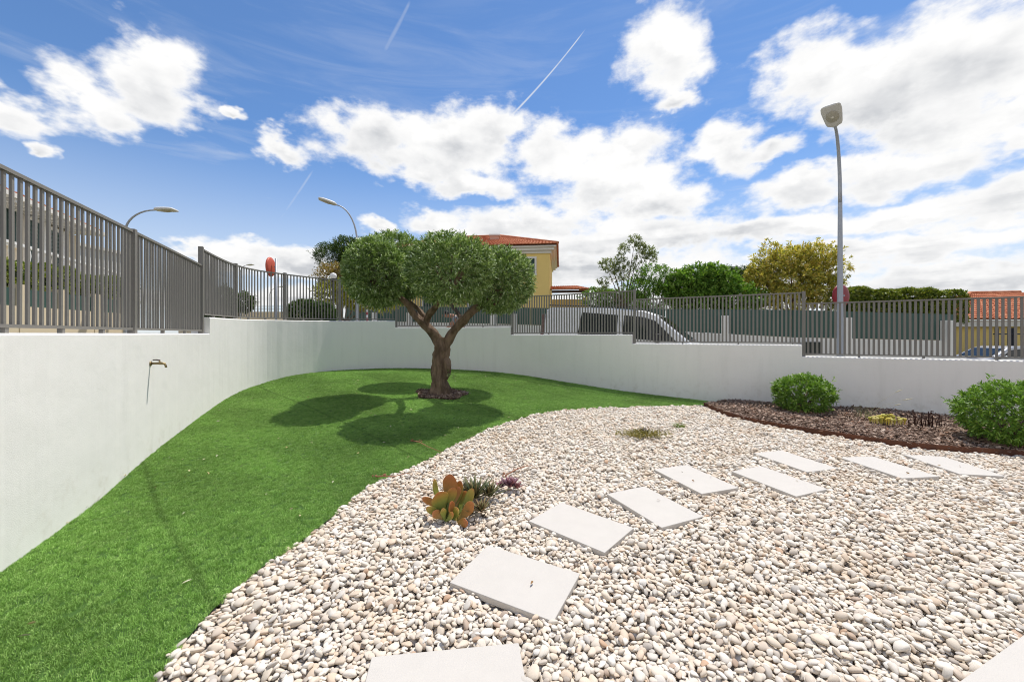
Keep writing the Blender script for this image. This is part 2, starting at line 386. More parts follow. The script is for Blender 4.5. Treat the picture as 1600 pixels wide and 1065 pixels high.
kerb_in, kerb_out = off(.12), off(1.35)
pv = sheet('pavement', kerb_in + kerb_out[::-1], lambda x, y: street_z(x, y) + .13, .6, M_pave)
mbk = MB()
for a, b in zip(kerb_out[:-1], kerb_out[1:]):
    a, b = np.array(a), np.array(b); t = b - a; L = np.linalg.norm(t); c = (a + b) / 2
    mbk.box((*c, s1(*c) + .05), (L * .99, .14, .20), math.atan2(t[1], t[0]))
k = mbk.obj('kerb', mat('kerb_stone', (.42, .41, .39), .85, .2, .2, 4), pv, bevel=.01)
sheet('pavement_across_street', off(4.6) + off(6.6)[::-1], lambda x, y: street_z(x, y) + .13, .6, M_pave)
sheet('street', off(1.42) + off(4.66)[::-1], lambda x, y: street_z(x, y) + .004, .8, M_asph)

# ---- lawn
lawn_poly = inner(0.05, S_BED + .15, -.02) + [EDGE_LG[-1]] + EDGE_LG[::-1] + [(-1.9, -.6)]
a_, b_ = onground(237, 723), onground(321, 878); d_ = (b_ - a_).xy.normalized(); SEAM = (-d_.y, d_.x, .5 - (-d_.y * a_.x + d_.x * a_.y) / 2.0)   # joint between two turf rolls
M_turf = turf_mat('turf_backing', False); M_blade = turf_mat('turf_blades', True)
tree_c = onground(690, 616)
lawn = sheet('lawn', lawn_poly, lambda x, y: gz(x, y) + .002, .14, M_turf)
def hidden_collection(name, objs):
    c = bpy.data.collections.new(name)
    for o in objs: c.objects.link(o)
    return c
def proto(name, V, Fc, m, smooth=True):
    me = bpy.data.meshes.new(name); me.from_pydata([tuple(map(float, v)) for v in V], [], Fc); me.materials.append(m)
    if smooth: me.polygons.foreach_set('use_smooth', [True] * len(me.polygons))
    return bpy.data.objects.new(name, me)
def instancer(name, pos, rot, scl, idx, coll, parent):
    me = bpy.data.meshes.new(name); n = len(pos); me.vertices.add(n); me.vertices.foreach_set('co', np.asarray(pos, np.float32).ravel())
    for nm, typ, dat, key in (('rot', 'FLOAT_VECTOR', rot, 'vector'), ('scl', 'FLOAT_VECTOR', scl, 'vector'), ('idx', 'INT', idx, 'value')):
        a = me.attributes.new(nm, typ, 'POINT'); a.data.foreach_set(key, np.asarray(dat, np.int32 if typ == 'INT' else np.float32).ravel())
    me.update(); o = bpy.data.objects.new(name, me); link(o, parent)
    g = bpy.data.node_groups.new(name, 'GeometryNodeTree'); T = NT(g)
    g.interface.new_socket('Geometry', in_out='INPUT', socket_type='NodeSocketGeometry'); g.interface.new_socket('Geometry', in_out='OUTPUT', socket_type='NodeSocketGeometry')
    gi = T.new('NodeGroupInput'); go = T.new('NodeGroupOutput')
    ci = T.new('GeometryNodeCollectionInfo'); ci.inputs[0].default_value = coll; ci.inputs['Separate Children'].default_value = True; ci.inputs['Reset Children'].default_value = True
    ip = T.new('GeometryNodeInstanceOnPoints'); ip.inputs['Pick Instance'].default_value = True
    def na(nm, typ):
        q = T.new('GeometryNodeInputNamedAttribute', data_type=typ); q.inputs[0].default_value = nm; return q.outputs[0]
    er = T.new('FunctionNodeEulerToRotation'); T.put(er.inputs[0], na('rot', 'FLOAT_VECTOR'))
    T.put(ip.inputs['Points'], gi.outputs[0]); T.put(ip.inputs['Instance'], ci.outputs[0]); T.put(ip.inputs['Instance Index'], na('idx', 'INT'))
    T.put(ip.inputs['Rotation'], er.outputs[0]); T.put(ip.inputs['Scale'], na('scl', 'FLOAT_VECTOR')); T.put(go.inputs[0], ip.outputs[0])
    md = o.modifiers.new('scatter', 'NODES'); md.node_group = g; o['kind'] = 'stuff'
    return o
def tuft(n, spread, h, w):
    V = []; Fc = []
    for _ in range(n):
        a = random.uniform(0, 6.283); r = spread * math.sqrt(random.random()); x, y = r * math.cos(a), r * math.sin(a)
        yaw = random.uniform(0, 6.283); ln = random.uniform(.15, 1.05) * h; hh = h * random.uniform(.7, 1.1); q = random.uniform(0, 6.283)
        dx, dy = math.cos(yaw) * w / 2, math.sin(yaw) * w / 2; lx, ly = math.cos(q) * ln, math.sin(q) * ln; k = len(V)
        V += [(x - dx, y - dy, -.002), (x + dx, y + dy, -.002), (x + dx * .8 + lx * .4, y + dy * .8 + ly * .4, hh * .6), (x - dx * .8 + lx * .4, y - dy * .8 + ly * .4, hh * .6), (x + lx, y + ly, hh)]
        Fc += [(k, k + 1, k + 2, k + 3), (k + 3, k + 2, k + 4)]
    return V, Fc
tufts = hidden_collection('turf tufts', [proto('tuft', *tuft(24, .022, .0145, .0028), M_blade, False) for _ in range(6)])
p = scatter_in(lawn_poly, 2600)
dist = np.hypot(p[:, 0], p[:, 1]); p = p[(RNG.random(len(p)) < np.clip(6. / dist, .62, 1)) & (p[:, 1] > .4)]
p = p[np.hypot(p[:, 0] - tree_c.x, p[:, 1] - tree_c.y) > .43 + .05 * np.sin(5 * np.arctan2(p[:, 1] - tree_c.y, p[:, 0] - tree_c.x))]
n = len(p); dist = np.hypot(p[:, 0], p[:, 1]); sc = np.clip(dist / 6., 1, 1.25)
instancer('grass_blades', np.c_[p, gz(p[:, 0], p[:, 1]) + .002], np.c_[RNG.normal(0, .12, n) - .1, RNG.normal(0, .12, n), RNG.uniform(0, 6.28, n)],
          np.c_[sc, sc, RNG.uniform(.75, 1.15, n)], RNG.integers(0, 6, n), tufts, lawn)

# ---- stepping slabs (60 x 40 cm)
SLABS = [  # left, far, right, near corners in the photograph
    [(702.5, 908.7), (759.4, 850.1), (910.6, 897.7), (864.7, 967)], [(825.4, 810.3), (873.5, 784.1), (993, 825.4), (948, 863.9)],
    [(950, 770.5), (1001, 757.5), (1102.5, 806), (1035, 826)], [(1022.5, 732.5), (1067.5, 723.8), (1160, 761), (1096, 773.5)],
    [(1143.8, 736), (1188, 727.5), (1293.8, 762.5), (1243, 775)], [(1177.5, 708), (1218, 702), (1308, 731), (1266, 737.5)],
    [(1314, 715), (1357, 710.5), (1461, 742), (1418, 749)], [(1418, 712), (1460, 708.5), (1560, 741), (1519, 745)]]
SLABEL = ['pale slab in the gravel just right of the paddle succulent, nearest whole slab', 'pale slab second nearest of the curving path, between two slabs', 'pale slab at the bend of the path, third nearest whole slab',
          'pale slab left of the pair lying side by side in mid gravel', 'pale slab right of the pair lying side by side in mid gravel', 'pale slab behind the side by side pair, closest to the round green shrub',
          'pale slab left of the last pair before the steel edging', 'pale slab farthest right of the path, beside the steel edging']
M_slab = mat('pale_stone', (.53, .503, .462), .8, .25, .06, 9, bump=.0012, bscale=220)
slab_xy = []
def make_slab(c2, ang, label, L=.6, W=.4):
    c, s = math.cos(ang), math.sin(ang); h = .036
    loc = np.array(c2); corners = [loc + np.array((c * u - s * v, s * u + c * v)) for u, v in ((-L / 2, -W / 2), (L / 2, -W / 2), (L / 2, W / 2), (-L / 2, W / 2))]
    zc = gz([q[0] for q in corners], [q[1] for q in corners]); zm = float(zc.mean()) - .003
    o = MB().box((0, 0, 0), (L, W, h)).obj('stepping_slab', M_slab, bevel=.004)
    gx = (zc[1] + zc[2] - zc[0] - zc[3]) / 2 / L; gy = (zc[2] + zc[3] - zc[0] - zc[1]) / 2 / W
    o.location = (*loc, zm); o.rotation_euler = (math.atan(gy) + random.uniform(-.006, .006), -math.atan(gx) + random.uniform(-.006, .006), ang)
    tag(o, label, 'slab', 'stepping slabs across the gravel'); slab_xy.append(corners)
for q, lb in zip(SLABS, SLABEL):
    P3 = np.array([onground(x, y, .015)[:2] for x, y in q]); cen = P3.mean(0); e = (P3[2] - P3[1]) + (P3[3] - P3[0])
    make_slab(cen, math.atan2(e[1], e[0]), lb)
a, b = onground(580.6, 1022, .024), onground(810.3, 998.6, .024); t = (b - a).xy.normalized(); nrm = Vector((t.y, -t.x))
c = (a.xy + b.xy) / 2 + nrm * .2; make_slab(tuple(c), math.atan2(t.y, t.x), 'pale slab cut off by the bottom edge of the picture, near the lawn', L=max(.6, (b - a).xy.length))
a, b = onground(1490, 1066, .024), onground(1600, 987, .024); t = (b - a).xy.normalized(); nrm = Vector((t.y, -t.x))
c = a.xy + t * .42 + nrm * .4; make_slab(tuple(c), math.atan2(t.y, t.x), 'large pale slab in the lower right corner of the picture', L=1.2, W=.8)

# ---- gravel: pebbles dropped one after another on a height field so that they rest on each other
M_peb = mat('pebble', (1, 1, 1), .62, .3, var=.10, vscale=60, objrand=True, bump=.0006, bscale=300, dust=.40,
            ramp=[(0, (0.621, 0.561, 0.477)), (.2, (0.706, 0.653, 0.574)), (.4, (0.649, 0.552, 0.433)), (.55, (0.743, 0.700, 0.628)), (.72, (0.584, 0.488, 0.381)), (.80, (0.659, 0.525, 0.398)), (.88, (0.518, 0.480, 0.426)), (.93, (0.755, 0.717, 0.653)), (.975, (0.395, 0.350, 0.300)), (1, (0.509, 0.340, 0.222))])
def ico(sub):
    bm = bmesh.new(); bmesh.ops.create_icosphere(bm, subdivisions=sub, radius=1); V = np.array([v.co[:] for v in bm.verts]); Fc = [tuple(v.index for v in f.verts) for f in bm.faces]; bm.free(); return V, Fc
IV, IF = ico(2)
def pebble_shape():
    V = IV.copy()
    for _ in range(5):                                      # worn flats
        d = RNG.normal(size=3); d[2] *= .6; d /= np.linalg.norm(d); k = RNG.uniform(.62, .9); h = V @ d; V -= np.outer(np.clip(h - k, 0, None) * .85, d)
    V *= 1 + .10 * np.sin(V @ RNG.normal(0, 2.2, (3, 1)) + RNG.uniform(0, 6))
    V[:, 0] *= 1 + .28 * RNG.uniform(-1, 1) * V[:, 1]; V[:, 1] *= 1 + .25 * RNG.uniform(-1, 1) * V[:, 0]
    return V
peb_protos = [proto('pebble_shape', pebble_shape(), IF, M_peb) for _ in range(12)]
peb_coll = hidden_collection('pebble shapes', peb_protos); peb_sorted = sorted(peb_protos, key=lambda o: o.name)
grav_poly = EDGE_LG + EDGE_ST + [(9.0, .5)]
gravel = sheet('gravel_bed', grav_poly, lambda x, y: gz(x, y) - .035, .3, mat('gravel_base', (.42, .37, .31), .9, .2, .3, 30))
spread = scatter_in(grav_poly, 3100)
near = (spread[:, 0] > -1.9) & (spread[:, 0] < 1.0 + 1.55 * spread[:, 1]) & (spread[:, 1] > .55)
spread = spread[near]
edge = scatter_in([tuple(np.array(q) + (-.035, .02)) for q in EDGE_LG[6:]] + [tuple(np.array(q) + (.05, -.03)) for q in EDGE_LG[6:]][::-1], 900)
spread = np.r_[spread, edge]
for cs in slab_xy:
    m0 = np.mean(cs, 0); spread = spread[~inpoly(spread, [tuple(m0 + (q - m0) * (1 - .004 / np.linalg.norm(q - m0))) for q in cs])]
RNG.shuffle(spread)
GX0, GY0, GR = -2.1, .4, .008; GW, GH = int((9.6 - GX0) / GR), int((8.6 - GY0) / GR)
HF = np.zeros((GH, GW), np.float32)                         # height over the bed
npb = len(spread); A = np.clip(RNG.lognormal(math.log(.0170), .30, npb), .008, .036); B = A * RNG.uniform(.60, .92, npb); Cc = A * RNG.uniform(.30, .50, npb)
YAW = RNG.uniform(0, math.pi, npb); PZ = np.zeros(npb); TX = np.zeros(npb); TY = np.zeros(npb)
for i in range(npb):
    ix, iy = int((spread[i, 0] - GX0) / GR), int((spread[i, 1] - GY0) / GR); r = int(A[i] / GR) + 1
    if ix - r - 3 < 0 or iy - r - 3 < 0 or ix + r + 4 > GW or iy + r + 4 > GH: continue
    best = None
    for dx, dy in ((0, 0), (2, 1), (-1, 2), (-2, -2)):      # settle in the lowest spot close by
        h = HF[iy + dy, ix + dx]
        if best is None or h < best[0] - .002: best = (h, dx, dy)
    ix += best[1]; iy += best[2]; spread[i] += np.array(best[1:]) * GR
    u = np.arange(-r, r + 1) * GR; UX, UY = np.meshgrid(u, u); c, s = math.cos(YAW[i]), math.sin(YAW[i])
    la, lb = (UX * c + UY * s) / A[i], (-UX * s + UY * c) / B[i]; q = 1 - la * la - lb * lb; ins = q > 0
    pt = HF[iy - r:iy + r + 1, ix - r:ix + r + 1]; hh = pt[ins]
    if hh.size < 3: hh = pt.ravel(); ins = np.ones_like(ins)
    ux, uy = UX[ins], UY[ins]; zz = hh - hh.mean()
    sx = float((zz * ux).sum() / ((ux * ux).sum() + 4e-4)); sy = float((zz * uy).sum() / ((uy * uy).sum() + 4e-4))
    sx, sy = np.clip(sx, -.6, .6), np.clip(sy, -.6, .6)
    cz = float(hh.mean() * .72 + hh.max() * .28) + Cc[i] * .62
    if cz > .052: cz = .052
    PZ[i] = cz; TX[i], TY[i] = sx, sy
    top = cz + sx * UX + sy * UY + Cc[i] * np.sqrt(np.clip(q, 0, 1)) ; np.maximum(pt, np.where(q > 0, top, -1), out=pt)
okp = PZ > 0
spread, A, B, Cc, YAW, PZ, TX, TY = [v[okp] for v in (spread, A, B, Cc, YAW, PZ, TX, TY)]; npb = len(spread)
ROT = np.c_[TY * np.cos(YAW) - TX * np.sin(YAW), -(TX * np.cos(YAW) + TY * np.sin(YAW)), YAW]
POS = np.c_[spread, gz(spread[:, 0], spread[:, 1]) - .035 + PZ]; SCL = np.c_[A, B, Cc]; IDX = RNG.integers(0, 12, npb)
pxs = 800 + F * POS[:, 0] / POS[:, 1]; pys = HY - F * POS[:, 2] / POS[:, 1]
vis = (pxs > 5) & (pxs < 1595) & (pys < 1060) & (PZ > .028)
score = np.where(vis, A / POS[:, 1], 0); big = np.argsort(-score)[:300]; rest = np.ones(npb, bool); rest[big] = False
instancer('pebbles', POS[rest], ROT[rest], SCL[rest], IDX[rest], peb_coll, gravel)
for i in big:
    o = inst('pebble', peb_sorted[IDX[i]].data, gravel, POS[i], ROT[i]); o.scale = SCL[i]

# ---- bark mulch
M_bark = mat('bark_mulch', (1, 1, 1), .9, .15, objrand=True, var=.25, vscale=8,
             ramp=[(0, (0.111, 0.068, 0.047)), (.35, (0.195, 0.130, 0.098)), (.6, (0.312, 0.227, 0.176)), (.8, (0.429, 0.325, 0.254)), (.93, (0.260, 0.143, 0.091)), (1, (0.650, 0.533, 0.429))])
def chip_shape():
    n = 7; a = np.sort(RNG.uniform(0, 6.283, n)); r = RNG.uniform(.65, 1.1, n); P2 = np.c_[np.cos(a) * r, np.sin(a) * r]
    bend = RNG.uniform(-.3, .3); V = [(x, y, bend * x * x - .09) for x, y in P2] + [(x * .93, y * .9, bend * x * x + .09) for x, y in P2]
    return V, [tuple(range(n))[::-1], tuple(range(n, 2 * n))] + [(i, (i + 1) % n, n + (i + 1) % n, n + i) for i in range(n)]
chip_protos = [proto('chip_shape', *chip_shape(), M_bark, False) for _ in range(8)]; chip_coll = hidden_collection('bark chips', chip_protos); chip_sorted = sorted(chip_protos, key=lambda o: o.name)
M_mulch = mat('mulch_base', (.075, .048, .034), .95, .1, .4, 12)
def mulch(name, poly, zf, dens, nbig, size=.024):
    base = sheet(name, poly, lambda x, y: zf(x, y) - .012, .12, M_mulch)
    q = scatter_in(poly, dens); n = len(q); a = np.clip(RNG.lognormal(math.log(size), .35, n), .009, .05)
    pos = np.c_[q, zf(q[:, 0], q[:, 1]) + RNG.uniform(-.012, .016, n)]; rot = np.c_[RNG.normal(0, .38, n), RNG.normal(0, .38, n), RNG.uniform(0, 6.28, n)]
    scl = np.c_[a, a * RNG.uniform(.35, .7, n), a * RNG.uniform(.5, 1., n)]; idx = RNG.integers(0, 8, n)
    x = 800 + F * pos[:, 0] / pos[:, 1]; sco = np.where((x < 1595) & (pos[:, 2] > zf(q[:, 0], q[:, 1])), a / pos[:, 1], 0); bg = np.argsort(-sco)[:nbig]; rs = np.ones(n, bool); rs[bg] = False
    instancer('bark_chips', pos[rs], rot[rs], scl[rs], idx[rs], chip_coll, base)
    for i in bg:
        o = inst('bark_chip', chip_sorted[idx[i]].data, base, pos[i], rot[i]); o.scale = scl[i]
    return base
bed_poly = EDGE_ST + [tuple(p) for p in inner(S_BED - .1, s_at_px(1600) + 3.2, -.06)][::-1]
ESTA = np.array(EDGE_ST)
def bedz(x, y):
    x = np.asarray(x, float); y = np.asarray(y, float)
    d = np.min(np.hypot(x[:, None] - ESTA[None, :, 0], y[:, None] - ESTA[None, :, 1]), axis=1)
    return gz(x, y) + .045 + .05 * np.clip(d / .5, 0, 1) + .012 * np.sin(5 * x + 2 * y)
mulch('bark_mulch_bed', bed_poly, bedz, 2100, 250)
ring = [(tree_c.x + (.46 + .05 * math.sin(5 * a)) * math.cos(a), tree_c.y + (.46 + .05 * math.sin(5 * a)) * math.sin(a)) for a in np.linspace(0, 6.283, 40)[:-1]]
mulch('tree_mulch_ring', ring, lambda x, y: gz(x, y) + .03 - .0 * x, 3000, 60, .02)

# ---- steel edging
V = []; Fc = []
for i, (x, y) in enumerate(EDGE_ST):
    zt = g1(x, y) + .062; zb = g1(x, y) - .08
    j = min(i + 1, len(EDGE_ST) - 1); k0 = max(i - 1, 0); t = np.array(EDGE_ST[j]) - np.array(EDGE_ST[k0]); t /= np.linalg.norm(t); nx, ny = -t[1] * .005, t[0] * .005
    V += [(x - nx, y - ny, zb), (x - nx, y - ny, zt), (x + nx, y + ny, zt), (x + nx, y + ny, zb)]
    if i: k = 4 * i; Fc += [(k - 4, k, k + 1, k - 3), (k - 3, k + 1, k + 2, k - 2), (k - 2, k + 2, k + 3, k - 1)]
tag(mk('steel_edging', V, Fc, mat('rusty_steel', (.13, .052, .028), .8, .25, col2=(.085, .038, .024), vscale=9, bump=.001, bscale=120)), 'rusty brown steel edging between gravel and bark bed', 'edging')

# ------------------------------------------------------------------ the boundary wall and its fence
S1 = s_at_px(316); S2 = s_at_px(617); S3 = s_at_px(799); S4 = s_at_px(989); S5 = s_at_px(1252); SE = SL[-1]
LEV = [(0., S1, .0, .01), (S1, S2, .25, .345), (S2, S3, .175, .19), (S3, S4, -.01, -.008), (S4, S5, -.207, -.205), (S5, SE, -.415, -.405)]
V = []; Fc = []
for (a, b, z0, z1) in LEV:
    n = max(4, int((b - a) / .12)); k0 = len(V)
    for i in range(n + 1):
        s = a + (b - a) * i / n; (p, t, nn) = path_at(s); zt = z0 + (z1 - z0) * i / n; wob = .002 * math.sin(s * 9) + .002 * math.sin(s * 23)
        for o_, z in ((-.09, -1.9), (-.09 + wob, zt - .012), (-.078 + wob, zt), (.118, zt + .004), (.13, zt - .01), (.13, -1.9)):
            q = p + nn * o_; V.append((*q, z))
    for i in range(n):
        for j in range(5): A0 = k0 + i * 6 + j; Fc.append((A0, A0 + 6, A0 + 7, A0 + 1))
    Fc.append(tuple(k0 + j for j in range(6))); Fc.append(tuple(k0 + n * 6 + j for j in range(6))[::-1])
M_wall = wall_mat()
tag(mk('boundary_wall', V, Fc, M_wall), 'white rendered garden wall curving round the lawn, stepping down to the right', 'wall')
M_fence = mat('grey_fence_paint', (.20, .19, .172), .55, .4, .08, 3)
FH = 1.0
def fence(s0, s1_, z0, z1, pitch, bw, bt, label, post0=None, post1=None, posts_mid=()):
    (p, t, nn) = path_at(s0); root = empty('fence_panel', (*p, z0), label, 'fence', 'grey bar fence panels on the garden wall')
    base = Vector((*p, z0)); n = max(2, int((s1_ - s0) / .25)); zz = lambda s: z0 + (z1 - z0) * (s - s0) / (s1_ - s0)
    for nm, h, w, th in (('top_rail', FH - .012, .036, .024), ('bottom_rail', .045, .036, .022)):
        V = []; Fc = []
        for i in range(n + 1):
            s = s0 + (s1_ - s0) * i / n; (p, t, nn) = path_at(s)
            for a, b in ((-w / 2, -th / 2), (w / 2, -th / 2), (w / 2, th / 2), (-w / 2, th / 2)):
                q = p + nn * a; V.append((q[0] - base.x, q[1] - base.y, zz(s) - base.z + h + b))
            if i:
                k = 4 * i
                for j in range(4): Fc.append((k - 4 + j, k - 4 + (j + 1) % 4, k + (j + 1) % 4, k + j))
        Fc += [(0, 3, 2, 1), (4 * n, 4 * n + 1, 4 * n + 2, 4 * n + 3)]
        mk(nm, V, Fc, M_fence, root)
    me = bpy.data.meshes.new('bar'); b = MB().box((0, 0, 0), (bw, bt, FH - .081)); me.from_pydata(b.V, [], b.F); me.materials.append(M_fence)
    nb = max(1, int(round((s1_ - s0) / pitch)))
    for i in range(nb):
        s = s0 + (s1_ - s0) * (i + .5) / nb; (p, t, nn) = path_at(s)
        inst('bar', me, root, (p[0] - base.x, p[1] - base.y, zz(s) - base.z + .0565 + (FH - .081) / 2), (random.gauss(0, .003), random.gauss(0, .003), math.atan2(t[1], t[0])))
    for s, zt, zb in [q for q in (post0, post1) if q]:
        (p, t, nn) = path_at(s); h = zt - zb
        MB().box((0, 0, 0), (.052, .06, h)).obj('post', M_fence, root, loc=(p[0] - base.x, p[1] - base.y, (zt + zb) / 2 - base.z), bevel=.003).rotation_euler.z = math.atan2(t[1], t[0])
    for s in posts_mid:                                      # short feet under the bottom rail
        (p, t, nn) = path_at(s)
        MB().box((0, 0, 0), (.03, .03, .034)).obj('foot', M_fence, root, loc=(p[0] - base.x, p[1] - base.y, zz(s) - base.z + .017)).rotation_euler.z = math.atan2(t[1], t[0])
    return root
PW = .03
SA = s_at_px(207); pl = S1 - SA
mid = lambda a, b, k=2: [a + (b - a) * (i + 1) / (k + 1) for i in range(k)]
g0 = lambda s: .0 + .01 * s / S1
SB = SA - pl
fence(SB + PW, SA - PW, g0(SB), g0(SA), .0668, .022, .014, 'grey bar fence panel cut off by the left edge of the picture', post0=(SB, g0(SB) + FH + .012, g0(SB)), posts_mid=mid(SB, SA, 3))
fence(SA + PW, S1 - PW - .01, g0(SA), g0(S1), .0668, .022, .014, 'grey bar fence panel right of the leftmost fence post, above the garden tap', post0=(SA, g0(SA) + FH + .012, g0(SA)), posts_mid=mid(SA, S1))
z2 = lambda s: .25 + .095 * (s - S1) / (S2 - S1)
C1, C2, C3 = s_at_px(368), s_at_px(445), s_at_px(531)
names = ['grey bar fence panel starting at the tall step post, on the curve of the wall', 'grey bar fence panel with the orange round mirror standing behind it', 'grey bar fence panel in front of the dark clipped bush', 'short grey bar fence panel left of the olive tree, with the white pillars behind it']
cs = [S1 + .02, C1, C2, C3, S2 + .02]
for i in range(4):
    a, b = cs[i], cs[i + 1]
    fence(a + PW, b - PW, z2(a), z2(b), .076, .022, .014, names[i], post0=(a - (.07 if i == 0 else 0), z2(a) + FH + .02, g0(S1) if i == 0 else z2(a)), post1=(S2 + .04, z2(S2) + FH + .01, .18) if i == 3 else None, posts_mid=mid(a, b, 2))
fence(S2 + .075, S3 - .0, .175, .19, .068, .028, .012, 'grey bar fence panel behind the olive trunk', post1=(S3 + .035, .19 + FH + .012, -.01), posts_mid=mid(S2, S3, 3))
fence(S3 + .07, S4, -.01, -.008, .068, .030, .012, 'grey bar fence panel in front of the rear half of the white van', post1=(S4 + .035, FH + .012, -.207), posts_mid=mid(S3, S4, 2))
fence(S4 + .07, S5, -.207, -.205, .068, .031, .012, 'grey bar fence panel in front of the windscreen of the white van', post1=(S5 + .035, -.205 + FH + .012, -.413), posts_mid=mid(S4, S5, 2))
S6 = s_at_px(1600) + .55
fence(S5 + .07, S6, -.413, -.409, .068, .032, .012, 'grey bar fence panel running out of the right edge, in front of the clipped hedge', post1=(S6 + .03, -.409 + FH + .012, -.409), posts_mid=mid(S5, S6, 3))

# ------------------------------------------------------------------ foliage tools
def leaf_tpl(L, W, fold=.25, droop=.15):
    """one leaf along +x, 6 vertices"""
    return np.array([(0, 0, 0), (L * .35, W / 2, fold * W * .5), (L * .35, -W / 2, fold * W * .5), (L * .38, 0, -.02 * L), (L * .75, W * .36, fold * W * .3 - droop * L * .4), (L * .75, -W * .36, fold * W * .3 - droop * L * .4), (L, 0, -droop * L)]), \
        [(0, 3, 1), (0, 2, 3), (3, 6, 4, 1), (3, 2, 5, 6)]
def rot_to(d, roll):
    """matrices (n,3,3) whose x axis is d"""
    d = d / np.linalg.norm(d, axis=1, keepdims=True); h = np.where(np.abs(d[:, 2:3]) < .9, [[0, 0, 1.]], [[1., 0, 0]])
    u = np.cross(h, d); u /= np.linalg.norm(u, axis=1, keepdims=True); w = np.cross(d, u); c, s = np.cos(roll)[:, None], np.sin(roll)[:, None]
    return np.stack([d, u * c + w * s, -u * s + w * c], -1)
def leaves(name, pos, dirs, L, W, m, parent, roll=None, size=None, fold=.25, droop=.15, kind=None, tint=None):
    n = len(pos); TV, TF = leaf_tpl(L, W, fold, droop); roll = RNG.normal(0, .6, n) if roll is None else roll; size = RNG.uniform(.7, 1.2, n) if size is None else size
    Mx = rot_to(np.asarray(dirs), roll); V = np.einsum('nij,kj->nki', Mx, TV) * size[:, None, None] + np.asarray(pos)[:, None, :]
    nv = len(TV); me = bpy.data.meshes.new(name); tot = n * nv; me.vertices.add(tot); me.vertices.foreach_set('co', V.astype(np.float32).ravel())
    ls = np.concatenate([np.array(f) for f in TF]); cnt = np.array([len(f) for f in TF]); base = (np.arange(n) * nv)[:, None]
    loops = (ls[None, :] + base).ravel(); me.loops.add(len(loops)); me.loops.foreach_set('vertex_index', loops.astype(np.int32))
    tc = np.tile(cnt, n); st = np.r_[0, np.cumsum(tc)[:-1]]; me.polygons.add(len(tc)); me.polygons.foreach_set('loop_start', st.astype(np.int32)); me.polygons.foreach_set('loop_total', tc.astype(np.int32))
    tn = RNG.random(n) if tint is None else tint
    a = me.attributes.new('tint', 'FLOAT', 'POINT'); a.data.foreach_set('value', np.repeat(tn, nv).astype(np.float32))
    me.update(calc_edges=True); me.validate(); me.materials.append(m)
    o = bpy.data.objects.new(name, me); link(o, parent)
    if kind: o['kind'] = kind
    return o
def sprigs(cen, dirs, per, length, L, angle=.7, jitter=.25):
    """expand sprig roots and directions into leaf positions and directions"""
    n = len(cen); t = RNG.uniform(.05, 1, (n, per)); d = dirs / np.linalg.norm(dirs, axis=1, keepdims=True)
    rnd = RNG.normal(size=(n, per, 3)); rnd -= (rnd * d[:, None]).sum(-1, keepdims=True) * d[:, None]; rnd /= np.linalg.norm(rnd, axis=-1, keepdims=True)
    ld = d[:, None] * math.cos(angle) + rnd * math.sin(angle) + RNG.normal(0, jitter, (n, per, 3)); p = cen[:, None] + d[:, None] * (t * length)[..., None]
    return p.reshape(-1, 3), ld.reshape(-1, 3)
def fbm_dir(d, seed, k=3.):
    r = np.random.default_rng(seed); v = np.zeros(len(d))
    for i in range(5): w = r.normal(0, k * (1.5 ** i) * .6, 3); v += np.sin(d @ w + r.uniform(0, 6.28)) / (1.35 ** i)
    return v / 3.
def shell(c, rad, n, seed, rough=.10, flat=0., inner_f=.3, spike=0.):
    """sprig roots on an uneven ellipsoid shell, with some deeper inside"""
    d = RNG.normal(size=(n, 3)); d /= np.linalg.norm(d, axis=1, keepdims=True)
    r = 1 + rough * fbm_dir(d, seed); r *= np.where(RNG.random(n) < inner_f, RNG.uniform(.5, .92, n), np.where(RNG.random(n) < spike, RNG.uniform(1.02, 1.02 + .3 * (spike > 0), n), RNG.uniform(.90, 1.02, n)))
    return np.asarray(c) + d * np.asarray(rad) * r[:, None], d
LEAFR = lambda *c: [(i / (len(c) - 1), q) for i, q in enumerate(c)]
M_trunk = mat('olive_bark', (.25, .18, .13), .95, .15, col2=(.11, .078, .056), vscale=9, bump=.05, bscale=22, stretch=(1, 1, .28))
M_oleaf = mat('olive_leaf', (1, 1, 1), .40, .5, transl=.18, ramp=LEAFR((0.066, 0.122, 0.032), (0.120, 0.198, 0.048), (0.204, 0.301, 0.083), (0.312, 0.422, 0.149), (0.600, 0.704, 0.460)))

